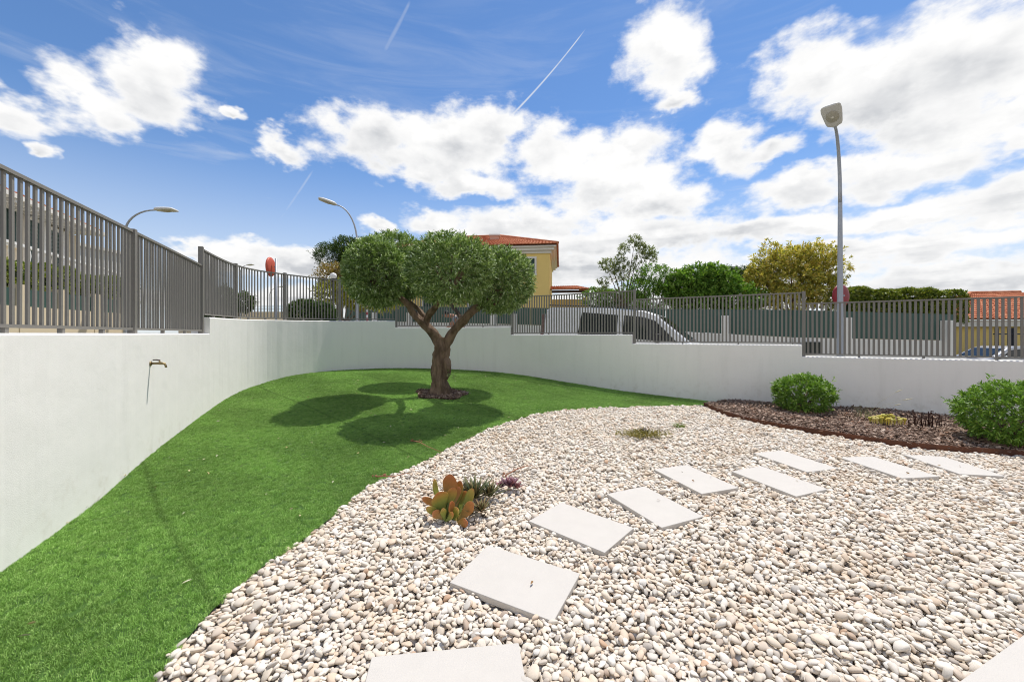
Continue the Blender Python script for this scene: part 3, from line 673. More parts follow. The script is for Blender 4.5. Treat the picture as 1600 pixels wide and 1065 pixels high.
# ------------------------------------------------------------------ the olive tree
def limb(mb, P, r, n=12, rough=.13, seed=1):
    """knotty tapering limb; P control points"""
    Pc = catmull([tuple(q) for q in P], 9) if len(P[0]) == 3 else P
    rr = np.interp(np.linspace(0, 1, len(Pc)), np.linspace(0, 1, len(r)), r); rg = np.random.default_rng(seed); ph = rg.uniform(0, 6.28, 6)
    prev = None; k0 = len(mb.V)
    for i in range(len(Pc)):
        t = Vector(Pc[min(i + 1, len(Pc) - 1)] - Pc[max(i - 1, 0)]).normalized()
        u = (t.cross(Vector((1, .2, 0))).normalized() if prev is None else (prev - t * prev.dot(t)).normalized()); prev = u; w = t.cross(u)
        for k in range(n):
            a = 2 * math.pi * k / n; z = i * .35
            q = 1 + rough * (math.sin(3 * a + ph[0] + z * .5) * .6 + math.sin(5 * a + ph[1] - z * .8) * .45 + math.sin(2 * a + z * 1.7 + ph[2]) * .5 + (1 - abs(math.sin(5.5 * a + ph[3] + .5 * math.sin(z * 1.3 + ph[4]))) * 1.6) * .55 + math.sin(13 * a + z * 3.1 + ph[5]) * .22 + rg.normal(0, .16))
            mb.V.append(tuple(Vector(Pc[i]) + (u * math.cos(a) + w * math.sin(a)) * rr[i] * q))
        if i:
            for k in range(n): mb.F.append((k0 + (i - 1) * n + k, k0 + (i - 1) * n + (k + 1) % n, k0 + i * n + (k + 1) % n, k0 + i * n + k))
    mb.F.append(tuple(range(k0, k0 + n))[::-1]); mb.F.append(tuple(range(k0 + (len(Pc) - 1) * n, k0 + len(Pc) * n)))
tree = empty('olive_tree', tree_c, 'old olive tree with thick gnarled trunk and clipped rounded crowns on the lawn', 'tree')
TC = tree_c
T0 = Vector((0, 0, 0))
def tp(x, y, Y): return at(x, y, Y) - TC
TYD = TC.y
mb = MB()
limb(mb, [tp(690, 640, TYD), tp(689, 612, TYD), tp(687, 590, TYD), tp(687, 565, TYD), tp(690, 545, TYD), tp(693, 527, TYD)], [.235, .175, .138, .132, .138, .12], 44, .15, 3)
limb(mb, [tp(697, 592, TYD - .05), tp(699, 574, TYD - .08), tp(694, 556, TYD)], [.04, .082, .05], 14, .3, 8)   # burl
mb.obj('trunk', M_trunk, tree, True)
BR = [  # (x, y, depth) control points, radii
    ([(690, 545, TYD), (679, 522, TYD - .05), (661, 505, TYD - .15), (646, 490, TYD - .25), (636, 474, TYD - .35), (622, 462, TYD - .5)], [0.103, 0.086, 0.072, 0.058, 0.051, 0.034]),
    ([(664, 509, TYD - .12), (670, 492, TYD - .2), (682, 476, TYD - .5), (685, 458, TYD - .9), (690, 440, TYD - 1.2)], [0.058, 0.058, 0.051, 0.044, 0.031]),
    ([(668, 500, TYD - .1), (655, 484, TYD + .0), (643, 474, TYD + .05), (615, 455, TYD + .1)], [0.041, 0.037, 0.034, 0.024]),
    ([(693, 545, TYD), (707, 520, TYD - .05), (722, 502, TYD - .2), (738, 486, TYD - .4), (757, 474, TYD - .55), (780, 462, TYD - .75)], [0.096, 0.076, 0.072, 0.066, 0.055, 0.034]),
    ([(722, 502, TYD - .15), (715, 488, TYD + .1), (706, 477, TYD + .5), (698, 466, TYD + .9)], [0.031, 0.034, 0.034, 0.027]),
    ([(750, 478, TYD - .45), (775, 470, TYD - .2), (795, 460, TYD + .2)], [0.034, 0.027, 0.020]),
    ([(757, 480, TYD - .5), (768, 478, TYD - .55), (780, 468, TYD - .6)], [0.027, 0.024, 0.014])]
for i, (P, r) in enumerate(BR):
    m2 = MB(); limb(m2, [tp(*q) for q in P], r, 20, .16, 20 + i); m2.obj('branch', M_trunk, tree, True)
def tw(x, y, Y): return np.array(at(x, y, Y) - TC)
PUFF = [  # centre (photo column, row, depth), radii
    ((587, 427, 6.45), (.46, .48, .52)), ((614, 420, 7.15), (.60, .60, .64)), ((703, 421, 6.0), (.67, .60, .50)), ((778, 438, 6.75), (.60, .60, .53)),
    ((765, 440, 8.1), (.60, .55, .48)), ((684, 425, 8.5), (.66, .50, .50))]
for i, (c, r) in enumerate(PUFF):
    cc = tw(*c)
    p0, d0 = shell(cc, np.array(r) * .90, 2300, 40 + i, .075, inner_f=.3)
    dirs = d0 * .9 + np.array([0, 0, .38]) + RNG.normal(0, .35, d0.shape)
    p1, d1 = sprigs(p0, dirs, 9, .115, .05, .62, .2)
    leaves('crown', p1, d1, .066, .0165, M_oleaf, tree, size=RNG.uniform(.65, 1.15, len(p1)))
    mt = MB()
    for k in range(16):
        q = RNG.normal(size=3); q /= np.linalg.norm(q); q[2] = abs(q[2]) * .6
        mt.tube([cc + np.array((0, 0, -r[2] * .75)), cc + q * np.array(r) * .45 + (0, 0, -.1), cc + q * np.array(r) * .9], [.018, .011, .004], 5)
    mt.obj('twigs', M_trunk, tree, kind='stuff')
# sprout at the foot of the burl
p0 = np.array([tp(705, 585, TYD - .2)] * 10) + RNG.normal(0, .03, (10, 3)); p1, d1 = sprigs(p0, RNG.normal(0, .5, (10, 3)) + (.4, -.3, .1), 7, .07, .04); leaves('sprout', p1, d1, .04, .011, M_oleaf, tree)

# ------------------------------------------------------------------ planting in the bark bed and gravel
M_sleaf = mat('pittosporum_leaf', (1, 1, 1), .42, .4, transl=.22, ramp=LEAFR((0.086, 0.172, 0.024), (0.140, 0.269, 0.038), (0.204, 0.355, 0.054), (0.290, 0.430, 0.081)))
def bush(px, py, lift, r, label, seed, n=520, per=9):
    c = onground(px, py, lift); root = empty('green_shrub', c, label, 'shrub', 'clipped green shrubs in the bark bed')
    mt = MB()
    for k in range(9):
        a = k * .7; mt.tube([(0, 0, -.03), (.12 * math.cos(a), .12 * math.sin(a), r[2] * .6), (r[0] * .7 * math.cos(a), r[1] * .7 * math.sin(a), r[2] * 1.2)], [.014, .010, .005], 6)
    mt.obj('stems', M_trunk, root)
    p0, d0 = shell((0, 0, r[2] * .95), np.array(r) * .9, n, seed, .12, inner_f=.3, spike=.03); k = p0[:, 2] > .02; p0, d0 = p0[k], d0[k]
    p1, d1 = sprigs(p0, d0 + (0, 0, .45) + RNG.normal(0, .3, d0.shape), per, .065, .06, .75, .15)
    leaves('crown', p1, d1, .062, .017, M_sleaf, root, size=RNG.uniform(.6, 1.15, len(p1)), fold=.3)
bush(1254, 642, .09, (.44, .42, .305), 'rounded bright green shrub standing alone mid bed against the white wall', 71, 1000)
bush(1580, 689, .09, (.46, .42, .34), 'rounded green shrub at the right edge of the picture', 72, 1150)
# yellow flowering stonecrop
M_yel = mat('yellow_flowers', (1, 1, 1), .7, .2, ramp=LEAFR((.42, .36, .05), (.60, .52, .10), (.72, .64, .20), (.35, .38, .08)), transl=.15)
M_dk = mat('dried_brown', (1, 1, 1), .85, .15, ramp=LEAFR((.045, .02, .018), (.09, .045, .035), (.15, .08, .06)))
M_green = mat('grey_green_blade', (1, 1, 1), .6, .2, transl=.2, ramp=LEAFR((.10, .14, .06), (.16, .20, .09), (.26, .27, .14)))
M_straw = mat('straw', (.52, .45, .28), .8, .15, .2, 8)
c = onground(1387, 660, .125); root = empty('yellow_stonecrop', c, 'low yellow flowering stonecrop cushion on the bark bed', 'plant')
q = RNG.uniform(-1, 1, (60, 2)); q = q[np.hypot(q[:, 0], q[:, 1]) < 1]
for k, (u, v) in enumerate(q):
    h = .12 * (1 - .5 * (u * u + v * v)) + random.uniform(-.012, .012); mbq = MB()
    x, y = u * .23, v * .15; r0 = random.uniform(.016, .028)
    mbq.lathe([(.003, 0), (r0 * .6, h - r0 * .7), (r0, h - r0 * .2), (r0 * .8, h + r0 * .35), (.001, h + r0 * .5)], 8, c=(x, y, -.01)); mbq.obj('flower_head', M_yel if 0 else mat('stonecrop_yellow_%d' % (k % 3), [(.60, .50, .10), (.68, .60, .22), (.48, .46, .10)][k % 3], .8, .2, .25, 60), root, True)
# dried dark plant
c = onground(1447, 664, .12); root = empty('dried_plant', c, 'dark brown dried up plant with small round seed heads on the bark bed', 'plant')
for k in range(46):
    a = random.uniform(0, 6.28); r = random.uniform(.02, .24); h = random.uniform(.07, .20); x, y = r * math.cos(a), r * .5 * math.sin(a); lx = random.uniform(-.05, .05)
    mbq = MB().tube([(x, y, -.02), (x + lx * .5, y, h * .5), (x + lx, y, h)], [.004, .003, .0025], 5)
    if k % 3 == 0: mbq.lathe([(.001, -.008), (.010, -.003), (.012, .004), (.001, .010)], 7, c=(x + lx, y, h))
    mbq.obj('stem', mat('dried_stem', (.06, .028, .022), .85, .15, .3, 20), root, True)
# wispy grass with pale plumes
def blades(name, c, n, spread, h, w, m, label, cat, lean=.4, parent=None, group=None, curve=.5):
    V = []; Fc = []
    for _ in range(n):
        a = random.uniform(0, 6.28); r = spread * math.sqrt(random.random()); x, y = r * math.cos(a), r * math.sin(a); q = a + random.gauss(0, .6); ln = random.uniform(.2, 1) * lean * h; hh = h * random.uniform(.55, 1.1)
        sx, sy = -math.sin(q) * w / 2, math.cos(q) * w / 2; k = len(V)
        for t in (0, .35, .7, 1):
            ox, oy, oz = x + math.cos(q) * ln * t ** 1.7, y + math.sin(q) * ln * t ** 1.7, hh * (t - curve * .3 * t * t); ww = 1 - .85 * t
            V += [(ox - sx * ww, oy - sy * ww, oz), (ox + sx * ww, oy + sy * ww, oz)]
        Fc += [(k, k + 1, k + 3, k + 2), (k + 2, k + 3, k + 5, k + 4), (k + 4, k + 5, k + 7, k + 6)]
    o = mk(name, V, Fc, m, parent, loc=c if parent is None else None)
    if label: tag(o, label, cat, group)
    return o
M_wisp = mat('wispy_grass', (.20, .23, .13), .7, .2, .2, 9, transl=.2)
c = onground(1352, 652, .11); root = empty('feather_grass', c, 'wispy grey green grass clump with pale seed plumes against the white wall', 'grass')
blades('blade_clump', None, 90, .12, .24, .0022, M_wisp, None, None, .6, root)
for (x, y, x2, y2) in ((1398, 613, 1410, 608), (1410, 625, 1427, 622), (1397, 633, 1408, 631)):
    p0 = Vector((random.uniform(-.03, .03), 0, 0)); p1 = at(x, y, c.y - .1) - c; p2 = at(x2, y2, c.y - .12) - c
    MB().tube([p0, p0.lerp(p1, .5) + Vector((0, 0, .05)), p1], [.0015, .0012, .001], 5).obj('stalk', M_straw, root)
    MB().tube([p1, p1.lerp(p2, .4), p1.lerp(p2, .75), p2], [.002, .007, .006, .001], 6).obj('plume', mat('pale_plume', (.58, .53, .36), .9, .1), root, True)
# thin dry weeds at the wall foot
blades('wall_weed', onground(112, 795) + Vector((.02, 0, -.01)), 70, .13, .09, .004, mat('pinkish_weed', (.26, .18, .12), .8, .2, .3, 30), 'small pinkish dry weed at the foot of the left white wall', 'weed', .7)
blades('dry_weed', onground(1190, 636, .05), 40, .16, .16, .002, M_wisp, 'faint wispy dry weed against the wall left of the round shrub', 'weed', .8)

# ---- succulents in the gravel
M_pad = [mat('paddle_leaf_%d' % i, (1, 1, 1), .42, .4, var=.22, vscale=25, transl=.15, ramp=r_) for i, r_ in enumerate((
    [(0, (.14, .19, .04)), (.45, (.26, .29, .06)), (.75, (.40, .26, .06)), (1, (.46, .17, .05))], [(0, (.15, .20, .04)), (.6, (.32, .34, .07)), (.9, (.44, .33, .08)), (1, (.46, .22, .06))],
    [(0, (.22, .20, .05)), (.4, (.40, .22, .06)), (1, (.44, .145, .05))], [(0, (.25, .22, .06)), (.5, (.50, .27, .09)), (1, (.52, .20, .07))]))]
c = onground(706, 806, .022); root = empty('paddle_succulent', c, 'succulent with big orange and green paddle leaves in the gravel', 'succulent')
def paddle(bx, by, tx, ty, wpx, dep, turn, mi, tipdep=0.):
    """fleshy spoon shaped leaf from base to tip, given where it is seen beside the plant's foot; dep pushes it back, turn swivels the blade"""
    K = c.y / F; P0 = Vector(((bx - 706) * K, dep, (806 - by) * K)); P1 = Vector(((tx - 706) * K, dep + tipdep, (806 - ty) * K)); L = (P1 - P0).length; d = (P1 - P0) / L; W = wpx * K * 1.12
    nrm = Vector((math.sin(R(turn)), -math.cos(R(turn)), .25)); side = d.cross(nrm).normalized(); nrm = side.cross(d).normalized(); V = []; Fc = []; nu, nv = 10, 8
    for i in range(nu):
        t = i / (nu - 1); w = W * .5 * (.20 + .80 * math.sin(math.pi * min(1., (.06 + .94 * t) ** 1.9)) ** .70) if i < nu - 1 else W * .12; th = .012 * (1 - .5 * t) + .003 if i < nu - 1 else .002
        for k in range(nv):
            a = 2 * math.pi * k / nv; V.append(P0 + d * L * t + side * math.cos(a) * w + nrm * (math.sin(a) * th + math.cos(a) ** 2 * w * .42 - .14 * L * math.sin(t * 3.1)))
        if i:
            for k in range(nv): Fc.append(((i - 1) * nv + k, (i - 1) * nv + (k + 1) % nv, i * nv + (k + 1) % nv, i * nv + k))
    Fc += [tuple(range(nv))[::-1], tuple(range((nu - 1) * nv, nu * nv))]
    o = mk('paddle_leaf', V, Fc, M_pad[mi], root, True); at_ = o.data.attributes.new('tint', 'FLOAT', 'POINT'); at_.data.foreach_set('value', [(i // nv) / (nu - 1) for i in range(nu * nv)]); s = o.modifiers.new('sub', 'SUBSURF'); s.levels = s.render_levels = 1
for a in ((697, 796, 702, 746, 27, .05, -20, 2, .03), (693, 798, 687, 763, 29, -.01, 25, 0, -.05), (690, 792, 677, 750, 11, .03, 55, 1), (692, 796, 660, 776, 11, .01, 10, 3, -.02), (695, 808, 670, 784, 13, -.03, -10, 1, -.05), (697, 808, 695, 786, 10, -.05, 20, 1, -.03),
          (699, 808, 711, 791, 10, -.06, -35, 0, -.04), (714, 812, 706, 778, 15, -.03, 55, 2, -.02), (715, 806, 739, 766, 17, .02, -35, 1, .02), (716, 810, 741, 780, 18, -.02, -30, 3, -.03), (714, 812, 734, 804, 14, -.05, 0, 2, -.07), (709, 804, 712, 766, 18, .06, 15, 3, .03),
          (703, 802, 717, 760, 19, .07, -35, 0, .05), (699, 804, 690, 776, 16, .05, 35, 1, .05), (707, 806, 727, 774, 17, .05, -45, 0, .04), (695, 806, 680, 790, 14, -.04, 20, 3, -.05), (709, 808, 717, 786, 14, -.04, -35, 1, -.03), (698, 802, 708, 762, 19, .0, 30, 0, .02)): paddle(*a)
MB().tube([(-.035, 0, -.04), (-.035, .0, .04), (-.03, .01, .09)], [.016, .014, .008], 8).obj('stem', M_pad[1], root, True)
MB().tube([(.045, 0, -.04), (.04, .0, .04)], [.015, .010], 8).obj('stem', M_pad[2], root, True)
def rosette(name, c, n, L, W, mats, label, spread=1.1, rise=.35, thick=.2, offs=(0, 0), root=None):
    root = root or empty(name, c, label, 'succulent')
    for k in range(n):
        t = k / n; a = k * 2.4; el = rise + (1.35 - rise) * t; l = L * (1 - .45 * t) * random.uniform(.85, 1.1); ca, sa = math.cos(a), math.sin(a); V = []
        for u, w, h in ((0, .35, .0), (.35, .5, .02), (.7, .34, .05), (1, .02, .1)):
            x = l * u * math.cos(el); z = l * u * math.sin(el) + h * l
            for sv, dz in ((-1, thick * .12 * W), (0, -thick * W * .9 * (1 - u)), (1, thick * .12 * W), (0, thick * W * .25)): V.append((ca * x - sa * sv * w * W + offs[0], sa * x + ca * sv * w * W + offs[1], z + dz))
        Fc = []
        for i in range(3):
            for j in range(4): Fc.append((i * 4 + j, i * 4 + (j + 1) % 4, i * 4 + 4 + (j + 1) % 4, i * 4 + 4 + j))
        Fc.append((12, 13, 14, 15)); mk('leaf', V, Fc, mats[k % len(mats)], root, True)
    return root
M_dg = mat('dark_green_succulent', (.075, .10, .045), .55, .3, col2=(.14, .13, .05), vscale=14); M_dg2 = mat('brown_green_succulent', (.15, .12, .05), .6, .3, .2, 14)
rr = rosette('spiky_succulent', onground(741, 778, .035), 40, .23, .032, [M_dg, M_dg, M_dg2], 'dark green spiky rosette behind the paddle succulent', rise=.25)
rosette('', None, 26, .17, .028, [M_dg, M_dg2], '', rise=.3, offs=(.12, .03), root=rr); rosette('', None, 22, .16, .026, [M_dg, M_dg2], '', rise=.3, offs=(-.06, .05), root=rr)
M_br1 = mat('brown_succulent', (.24, .16, .08), .8, .2, .3, 20); M_br2 = mat('olive_brown_succulent', (.17, .16, .07), .8, .2, .3, 20)
rr = rosette('dry_succulent', onground(752, 798, .035), 34, .12, .02, [M_br1, M_br2], 'small dry brown rosette tucked at the right of the paddle succulent', rise=.2); rosette('', None, 22, .10, .018, [M_br1, M_br2], '', rise=.3, offs=(-.07, -.05), root=rr)
M_pu = mat('purple_succulent', (.16, .055, .075), .5, .35, col2=(.30, .13, .12), vscale=20); M_pu2 = mat('mauve_succulent', (.20, .10, .13), .5, .35, .2, 20)
rr = rosette('purple_succulent', onground(797, 760, .035), 28, .115, .042, [M_pu, M_pu2], 'small purple rosette on the gravel between spiky plant and slabs', rise=.3); rosette('', None, 16, .075, .03, [M_pu2, M_pu], '', rise=.35, offs=(-.08, -.01), root=rr); rosette('', None, 14, .07, .03, [M_pu], '', rise=.4, offs=(.06, -.03), root=rr)
M_cl = mat('golden_stonecrop', (1, 1, 1), .7, .2, ramp=LEAFR((.16, .16, .04), (.30, .26, .06), (.42, .34, .10), (.12, .13, .04)))
c = onground(1005, 681, .01); root = empty('creeping_stonecrop', c, 'low golden green creeping stonecrop patch on the gravel with dark spikes', 'plant')
p0 = np.c_[RNG.normal(0, .15, 460), RNG.normal(0, .085, 460), RNG.uniform(0, .035, 460)]; p1, d1 = sprigs(p0, RNG.normal(0, .5, p0.shape) + (0, 0, 1), 6, .035, .02, .8); leaves('foliage', p1, d1, .02, .008, M_cl, root)
for k in range(9):
    x = random.uniform(-.03, .07); MB().tube([(x, .04, 0), (x + random.uniform(-.02, .02), .04, .05), (x + random.uniform(-.05, .05), .05, .11)], [.008, .006, .001], 5).obj('spike', mat('dark_spike', (.05, .035, .04), .7, .2), root, True)
blades('green_tuft', onground(1061, 667, .0), 160, .075, .07, .005, mat('fresh_green', (.14, .21, .035), .6, .2, .2, 9, transl=.2), 'small round green tuft growing in the far gravel', 'plant', .8)
M_red = mat('reddish_stem', (.36, .17, .10), .8, .2, .2, 10)
for pts, lb in (([(588, 744), (600, 743), (614, 744), (640, 738)], 'reddish dead flower stalk lying on the lawn edge'), ([(643, 688), (655, 690), (668, 697), (690, 706)], 'thin brown stalk lying on the lawn below the tree shadow'),
                ([(790, 742), (806, 733), (822, 728), (832, 726)], 'pinkish stalk lying on gravel behind the purple rosette')):
    q = [onground(x, y, .035) for x, y in pts]; o = empty('fallen_stalk', q[0], lb, 'stalk', 'fallen flower stalks')
    MB().tube([v - q[0] for v in q], [.007, .006, .004, .003], 6).obj('stem', M_red, o, True)
    for k in range(7): v = q[k % 2] - q[0] + Vector((random.gauss(0, .018), random.gauss(0, .018), random.uniform(0, .02))); MB().lathe([(.001, -.008), (.007, -.003), (.008, .004), (.001, .009)], 6, c=v).obj('bud', M_red, o, True)
# pale fallen petals and dry leaves on the turf
q = scatter_in(lawn_poly, 3.2); q = q[np.hypot(q[:, 0], q[:, 1]) > 2.]; z = gz(q[:, 0], q[:, 1]) + .026
leaves('fallen_leaves', np.c_[q, z], np.c_[RNG.normal(size=(len(q), 2)), RNG.normal(0, .15, len(q))], .04, .014, mat('dry_leaf', (1, 1, 1), .8, .2, ramp=LEAFR((.45, .42, .25), (.36, .30, .12), (.55, .53, .40))), None, kind='stuff')

q = scatter_in(grav_poly, 3.); z = gz(q[:, 0], q[:, 1]) + .026
leaves('dry_leaf_litter', np.c_[q, z], np.c_[RNG.normal(size=(len(q), 2)), RNG.normal(0, .2, len(q))], .035, .012, mat('brown_litter', (1, 1, 1), .85, .15, ramp=LEAFR((.20, .11, .05), (.32, .20, .10), (.42, .33, .18))), None, kind='stuff')

# ------------------------------------------------------------------ garden tap
M_brass = mat('old_brass', (.26, .20, .10), .45, .5, .2, 40, metal=.8)
st = s_at_px(217); (p, t, nn) = path_at(st); inw = -nn; zt = at(233, 568, p[1])[2]
w0 = Vector((*(p + inw * .09), zt)); I3 = Vector((*inw, 0)); T3 = Vector((*t, 0)); U = Vector((0, 0, 1))
tap = empty('garden_tap', w0, 'small brass garden tap on the left white wall', 'tap')
MB().tube([I3 * -.005, I3 * .008, I3 * .0081], [.024, .024, .0], 14).obj('rosette', M_brass, tap, True)
MB().tube([I3 * .0, I3 * .05, I3 * .085, I3 * .115 - U * .006, I3 * .125 - U * .028, I3 * .126 - U * .045], [.010, .011, .015, .012, .010, .011], 10).obj('body', M_brass, tap, True)
MB().tube([I3 * .075, I3 * .075 + U * .028], [.009, .006], 8).obj('valve_stem', M_brass, tap, True)
MB().tube([I3 * .078 + U * .028, I3 * .05 + U * .036, I3 * .02 + U * .034], [.008, .006, .005], 8).obj('lever', mat('dark_lever', (.05, .03, .025), .5, .4), tap, True)

# ------------------------------------------------------------------ across the street
M_white = mat('white_paint', (.74, .735, .72), .8, .25, .06, 1.5)
M_gpan = mat('dark_green_sheet', (.035, .085, .070), .5, .4, .1, 2)
GF = [(-14, 33.5), (-9, 30.5), (-5, 28), (-1, 25.6), (3.3, 23.0), (7.8, 20.2), (12.3, 17.5), (16.2, 17.4), (19.45, 17.55)]
gtop = [478, 478, 479, 480, 481.5, 482.5, 484, 488, 491]; gbot = [502, 502.5, 504, 506, 509.5, 517, 527, 530, 532]
gf = empty('street_fence', (GF[4][0], GF[4][1], s1(*GF[4])), 'white low wall topped with dark green sheet panels across the street', 'fence')
gb = Vector(gf.location)
for i in range(len(GF) - 1):
    a, b = np.array(GF[i]), np.array(GF[i + 1]); t = b - a; L = np.linalg.norm(t); ang = math.atan2(t[1], t[0])
    za, zb = [(HY - y) / F * GF[k][1] for k, y in ((i, gtop[i]), (i + 1, gtop[i + 1]))]; wa, wb = [(HY - y) / F * GF[k][1] for k, y in ((i, gbot[i]), (i + 1, gbot[i + 1]))]
    nn = np.array((-t[1], t[0])) / L
    def strip(name, z0a, z0b, z1a, z1b, th, m, u0=0., u1=1.):
        V = []
        for u, zl, zh in ((u0, z0a + (z0b - z0a) * u0, z1a + (z1b - z1a) * u0), (u1, z0a + (z0b - z0a) * u1, z1a + (z1b - z1a) * u1)):
            for o_ in (-th / 2, th / 2):
                q = a + t * u + nn * o_
                for z in (zl, zh): V.append((q[0] - gb.x, q[1] - gb.y, z - gb.z))
        return mk(name, V, [(0, 1, 3, 2), (4, 6, 7, 5), (0, 4, 5, 1), (2, 3, 7, 6), (1, 5, 7, 3), (0, 2, 6, 4)], m, gf)
    strip('low_wall', s1(*a) - .4, s1(*b) - .4, wa, wb, .2, M_white)
    npn = max(2, int(L / 2.0))
    for k in range(npn):
        strip('green_panel', wa + .01, wb + .01, za, zb, .04, M_gpan, k / npn + .004, (k + 1) / npn - .004)
for (x, i0) in ((534, 1), (588, 1), (642, 2), (773, 3), (806, 4), (1133, 5), (1317, 6), (1473, 7)):
    # pillars standing on the street face of the low wall
    for i in range(len(GF) - 1):
        x0, x1 = [800 + F * GF[k][0] / GF[k][1] for k in (i, i + 1)]
        if x0 <= x < x1:
            a, b = np.array(GF[i]), np.array(GF[i + 1]); lo, hi = 0., 1.
            for _ in range(30):
                u = (lo + hi) / 2; q = a + (b - a) * u
                if 800 + F * q[0] / q[1] < x: lo = u
                else: hi = u
            t = b - a; nn = np.array((-t[1], t[0])) / np.linalg.norm(t); q = q - nn * .16; zt = (HY - (gtop[i] + (gtop[i + 1] - gtop[i]) * u) - 10) / F * q[1]; zb = s1(*q) - .3
            MB().box((0, 0, 0), (.30, .30, zt - zb)).obj('pillar', M_white, gf, loc=(q[0] - gb.x, q[1] - gb.y, (zt + zb) / 2 - gb.z), bevel=.01).rotation_euler.z = math.atan2(t[1], t[0])
q = at(1268, 543, 17.1); MB().box((0, 0, 0), (.75, .12, .50)).obj('meter_recess', mat('recess_shade', (.02, .028, .026), .5, .3), gf, loc=q - gb + Vector((0, 0, 0)))  # dark box for the utility opening, the recess shade is in its colour

# ---- street lamps
M_galv = mat('galvanised', (.36, .385, .42), .5, .4, .1, 4, metal=.35); M_lamph = mat('lamp_housing', (.60, .60, .57), .5, .35, .05, 4); M_lens = mat('lamp_glass', (.42, .40, .33), .25, .5, .2, 25)
def lamp(base, top, arm, label, r0=.065, r1=.035, head=.62, arm_h=None, tilt=.12):
    """base point, height of the arm end, horizontal arm vector"""
    b = Vector(base); h = top - b.z; root = empty('street_lamp', b, label, 'street lamp', 'street lamps around the garden'); A = Vector((arm[0], arm[1], 0)); L = A.length; a = A.normalized(); ah = arm_h or L * 1.0
    MB().tube([(0, 0, -.1), (0, 0, h * .3), (0, 0, h - ah + .01)], [r0, r0 * .86, r1 * 1.16], 12, cap=False).obj('pole', M_galv, root, True)
    P = [];
    for k in range(10):
        u = k / 9 * math.pi / 2; P.append(Vector((0, 0, h - ah)) + a * L * (1 - math.cos(u)) + Vector((0, 0, ah * math.sin(u))))
    MB().tube(P, [r1 * 1.15 + (r1 * .75 - r1 * 1.15) * k / 9 for k in range(10)], 10).obj('arm', M_galv, root, True)
    d = (a + Vector((0, 0, tilt))).normalized(); sd = Vector((-a.y, a.x, 0)); up = d.cross(sd) * (1 if d.cross(sd).z > 0 else -1); e = P[-1]; V = []; Fc = []; n = 16
    secs = [(-.06, .03, .03), (.0, .07, .05), (.05, .125, .065), (.15, .145, .08), (.45, .165, .085), (.75, .18, .075), (.92, .172, .055), (.98, .15, .035), (1., .12, .018)]
    for (u, w, hh) in secs:
        for k in range(n):
            t = 2 * math.pi * k / n; cx = math.copysign(abs(math.cos(t)) ** .5, math.cos(t)) * w * head / .62; cz = math.sin(t); cz = cz * hh if cz > 0 else cz * hh * .35
            V.append(e + d * u * head + sd * cx + up * cz * head / .62)
    for i in range(len(secs) - 1):
        for k in range(n): Fc.append((i * n + k, i * n + (k + 1) % n, (i + 1) * n + (k + 1) % n, (i + 1) * n + k))
    Fc += [tuple(range(n))[::-1], tuple(range((len(secs) - 1) * n, len(secs) * n))]
    hd = mk('lamp_head', V, Fc, M_lamph, root, True)
    Vl = []; n2 = 14
    for rr_, dz in ((1., -.030), (.85, -.046), (.0, -.052)):
        for k in range(n2): t = 2 * math.pi * k / n2; Vl.append(e + d * head * (.50 + .27 * rr_ * math.cos(t)) + sd * .115 * rr_ * math.sin(t) * head / .62 + up * dz * head / .62)
    Fl = [(i * n2 + k, i * n2 + (k + 1) % n2, (i + 1) * n2 + (k + 1) % n2, (i + 1) * n2 + k) for i in range(2) for k in range(n2)]
    ln = mk('lens', Vl, Fl, M_lens, hd, True)
    MB().lathe([(.0, .0), (.035, .0), (.045, -.012), (.0, -.016)], 10, M=Matrix((sd, d, up)).transposed(), c=e + d * head * .5 - up * .058).obj('bulb', mat('lamp_bulb', (.70, .68, .60), .3, .5), ln, True)
    return root
pb = at(1312.5, 522, 11.4); lamp((pb.x, pb.y, s1(pb.x, pb.y) + .12), (HY - 197) / F * 10.82, (-.62, -.58), 'tall street lamp right of the yellow leaved tree, rising above the fence', r0=.085, r1=.044, head=.76, arm_h=1.9, tilt=.40)
pb = at(196, 522, 15); lamp((pb.x, pb.y, s1(pb.x, pb.y)), (HY - 327) / F * 15, (1.05, .1), 'street lamp whose arm shows above the left fence', head=.72, arm_h=.85, tilt=.02)
pb = at(558, 522, 18); lamp((pb.x, pb.y, s1(pb.x, pb.y)), (HY - 324) / F * 18, (-.8, -.35), 'street lamp rising from behind the olive tree, arm bent to the left', head=.72, arm_h=1.6, tilt=.25)
pb = at(376, 522, 44); lamp((pb.x, pb.y, s1(pb.x, pb.y)), (HY - 414.5) / F * 44, (.7, 0), 'distant street lamp head just above the curved fence panel', head=.75)
pb = at(421, 522, 60); lamp((pb.x, pb.y, s1(pb.x, pb.y)), (HY - 448) / F * 60, (1.4, .2), 'faint far street lamp seen through the bars by the round mirror', head=.9)

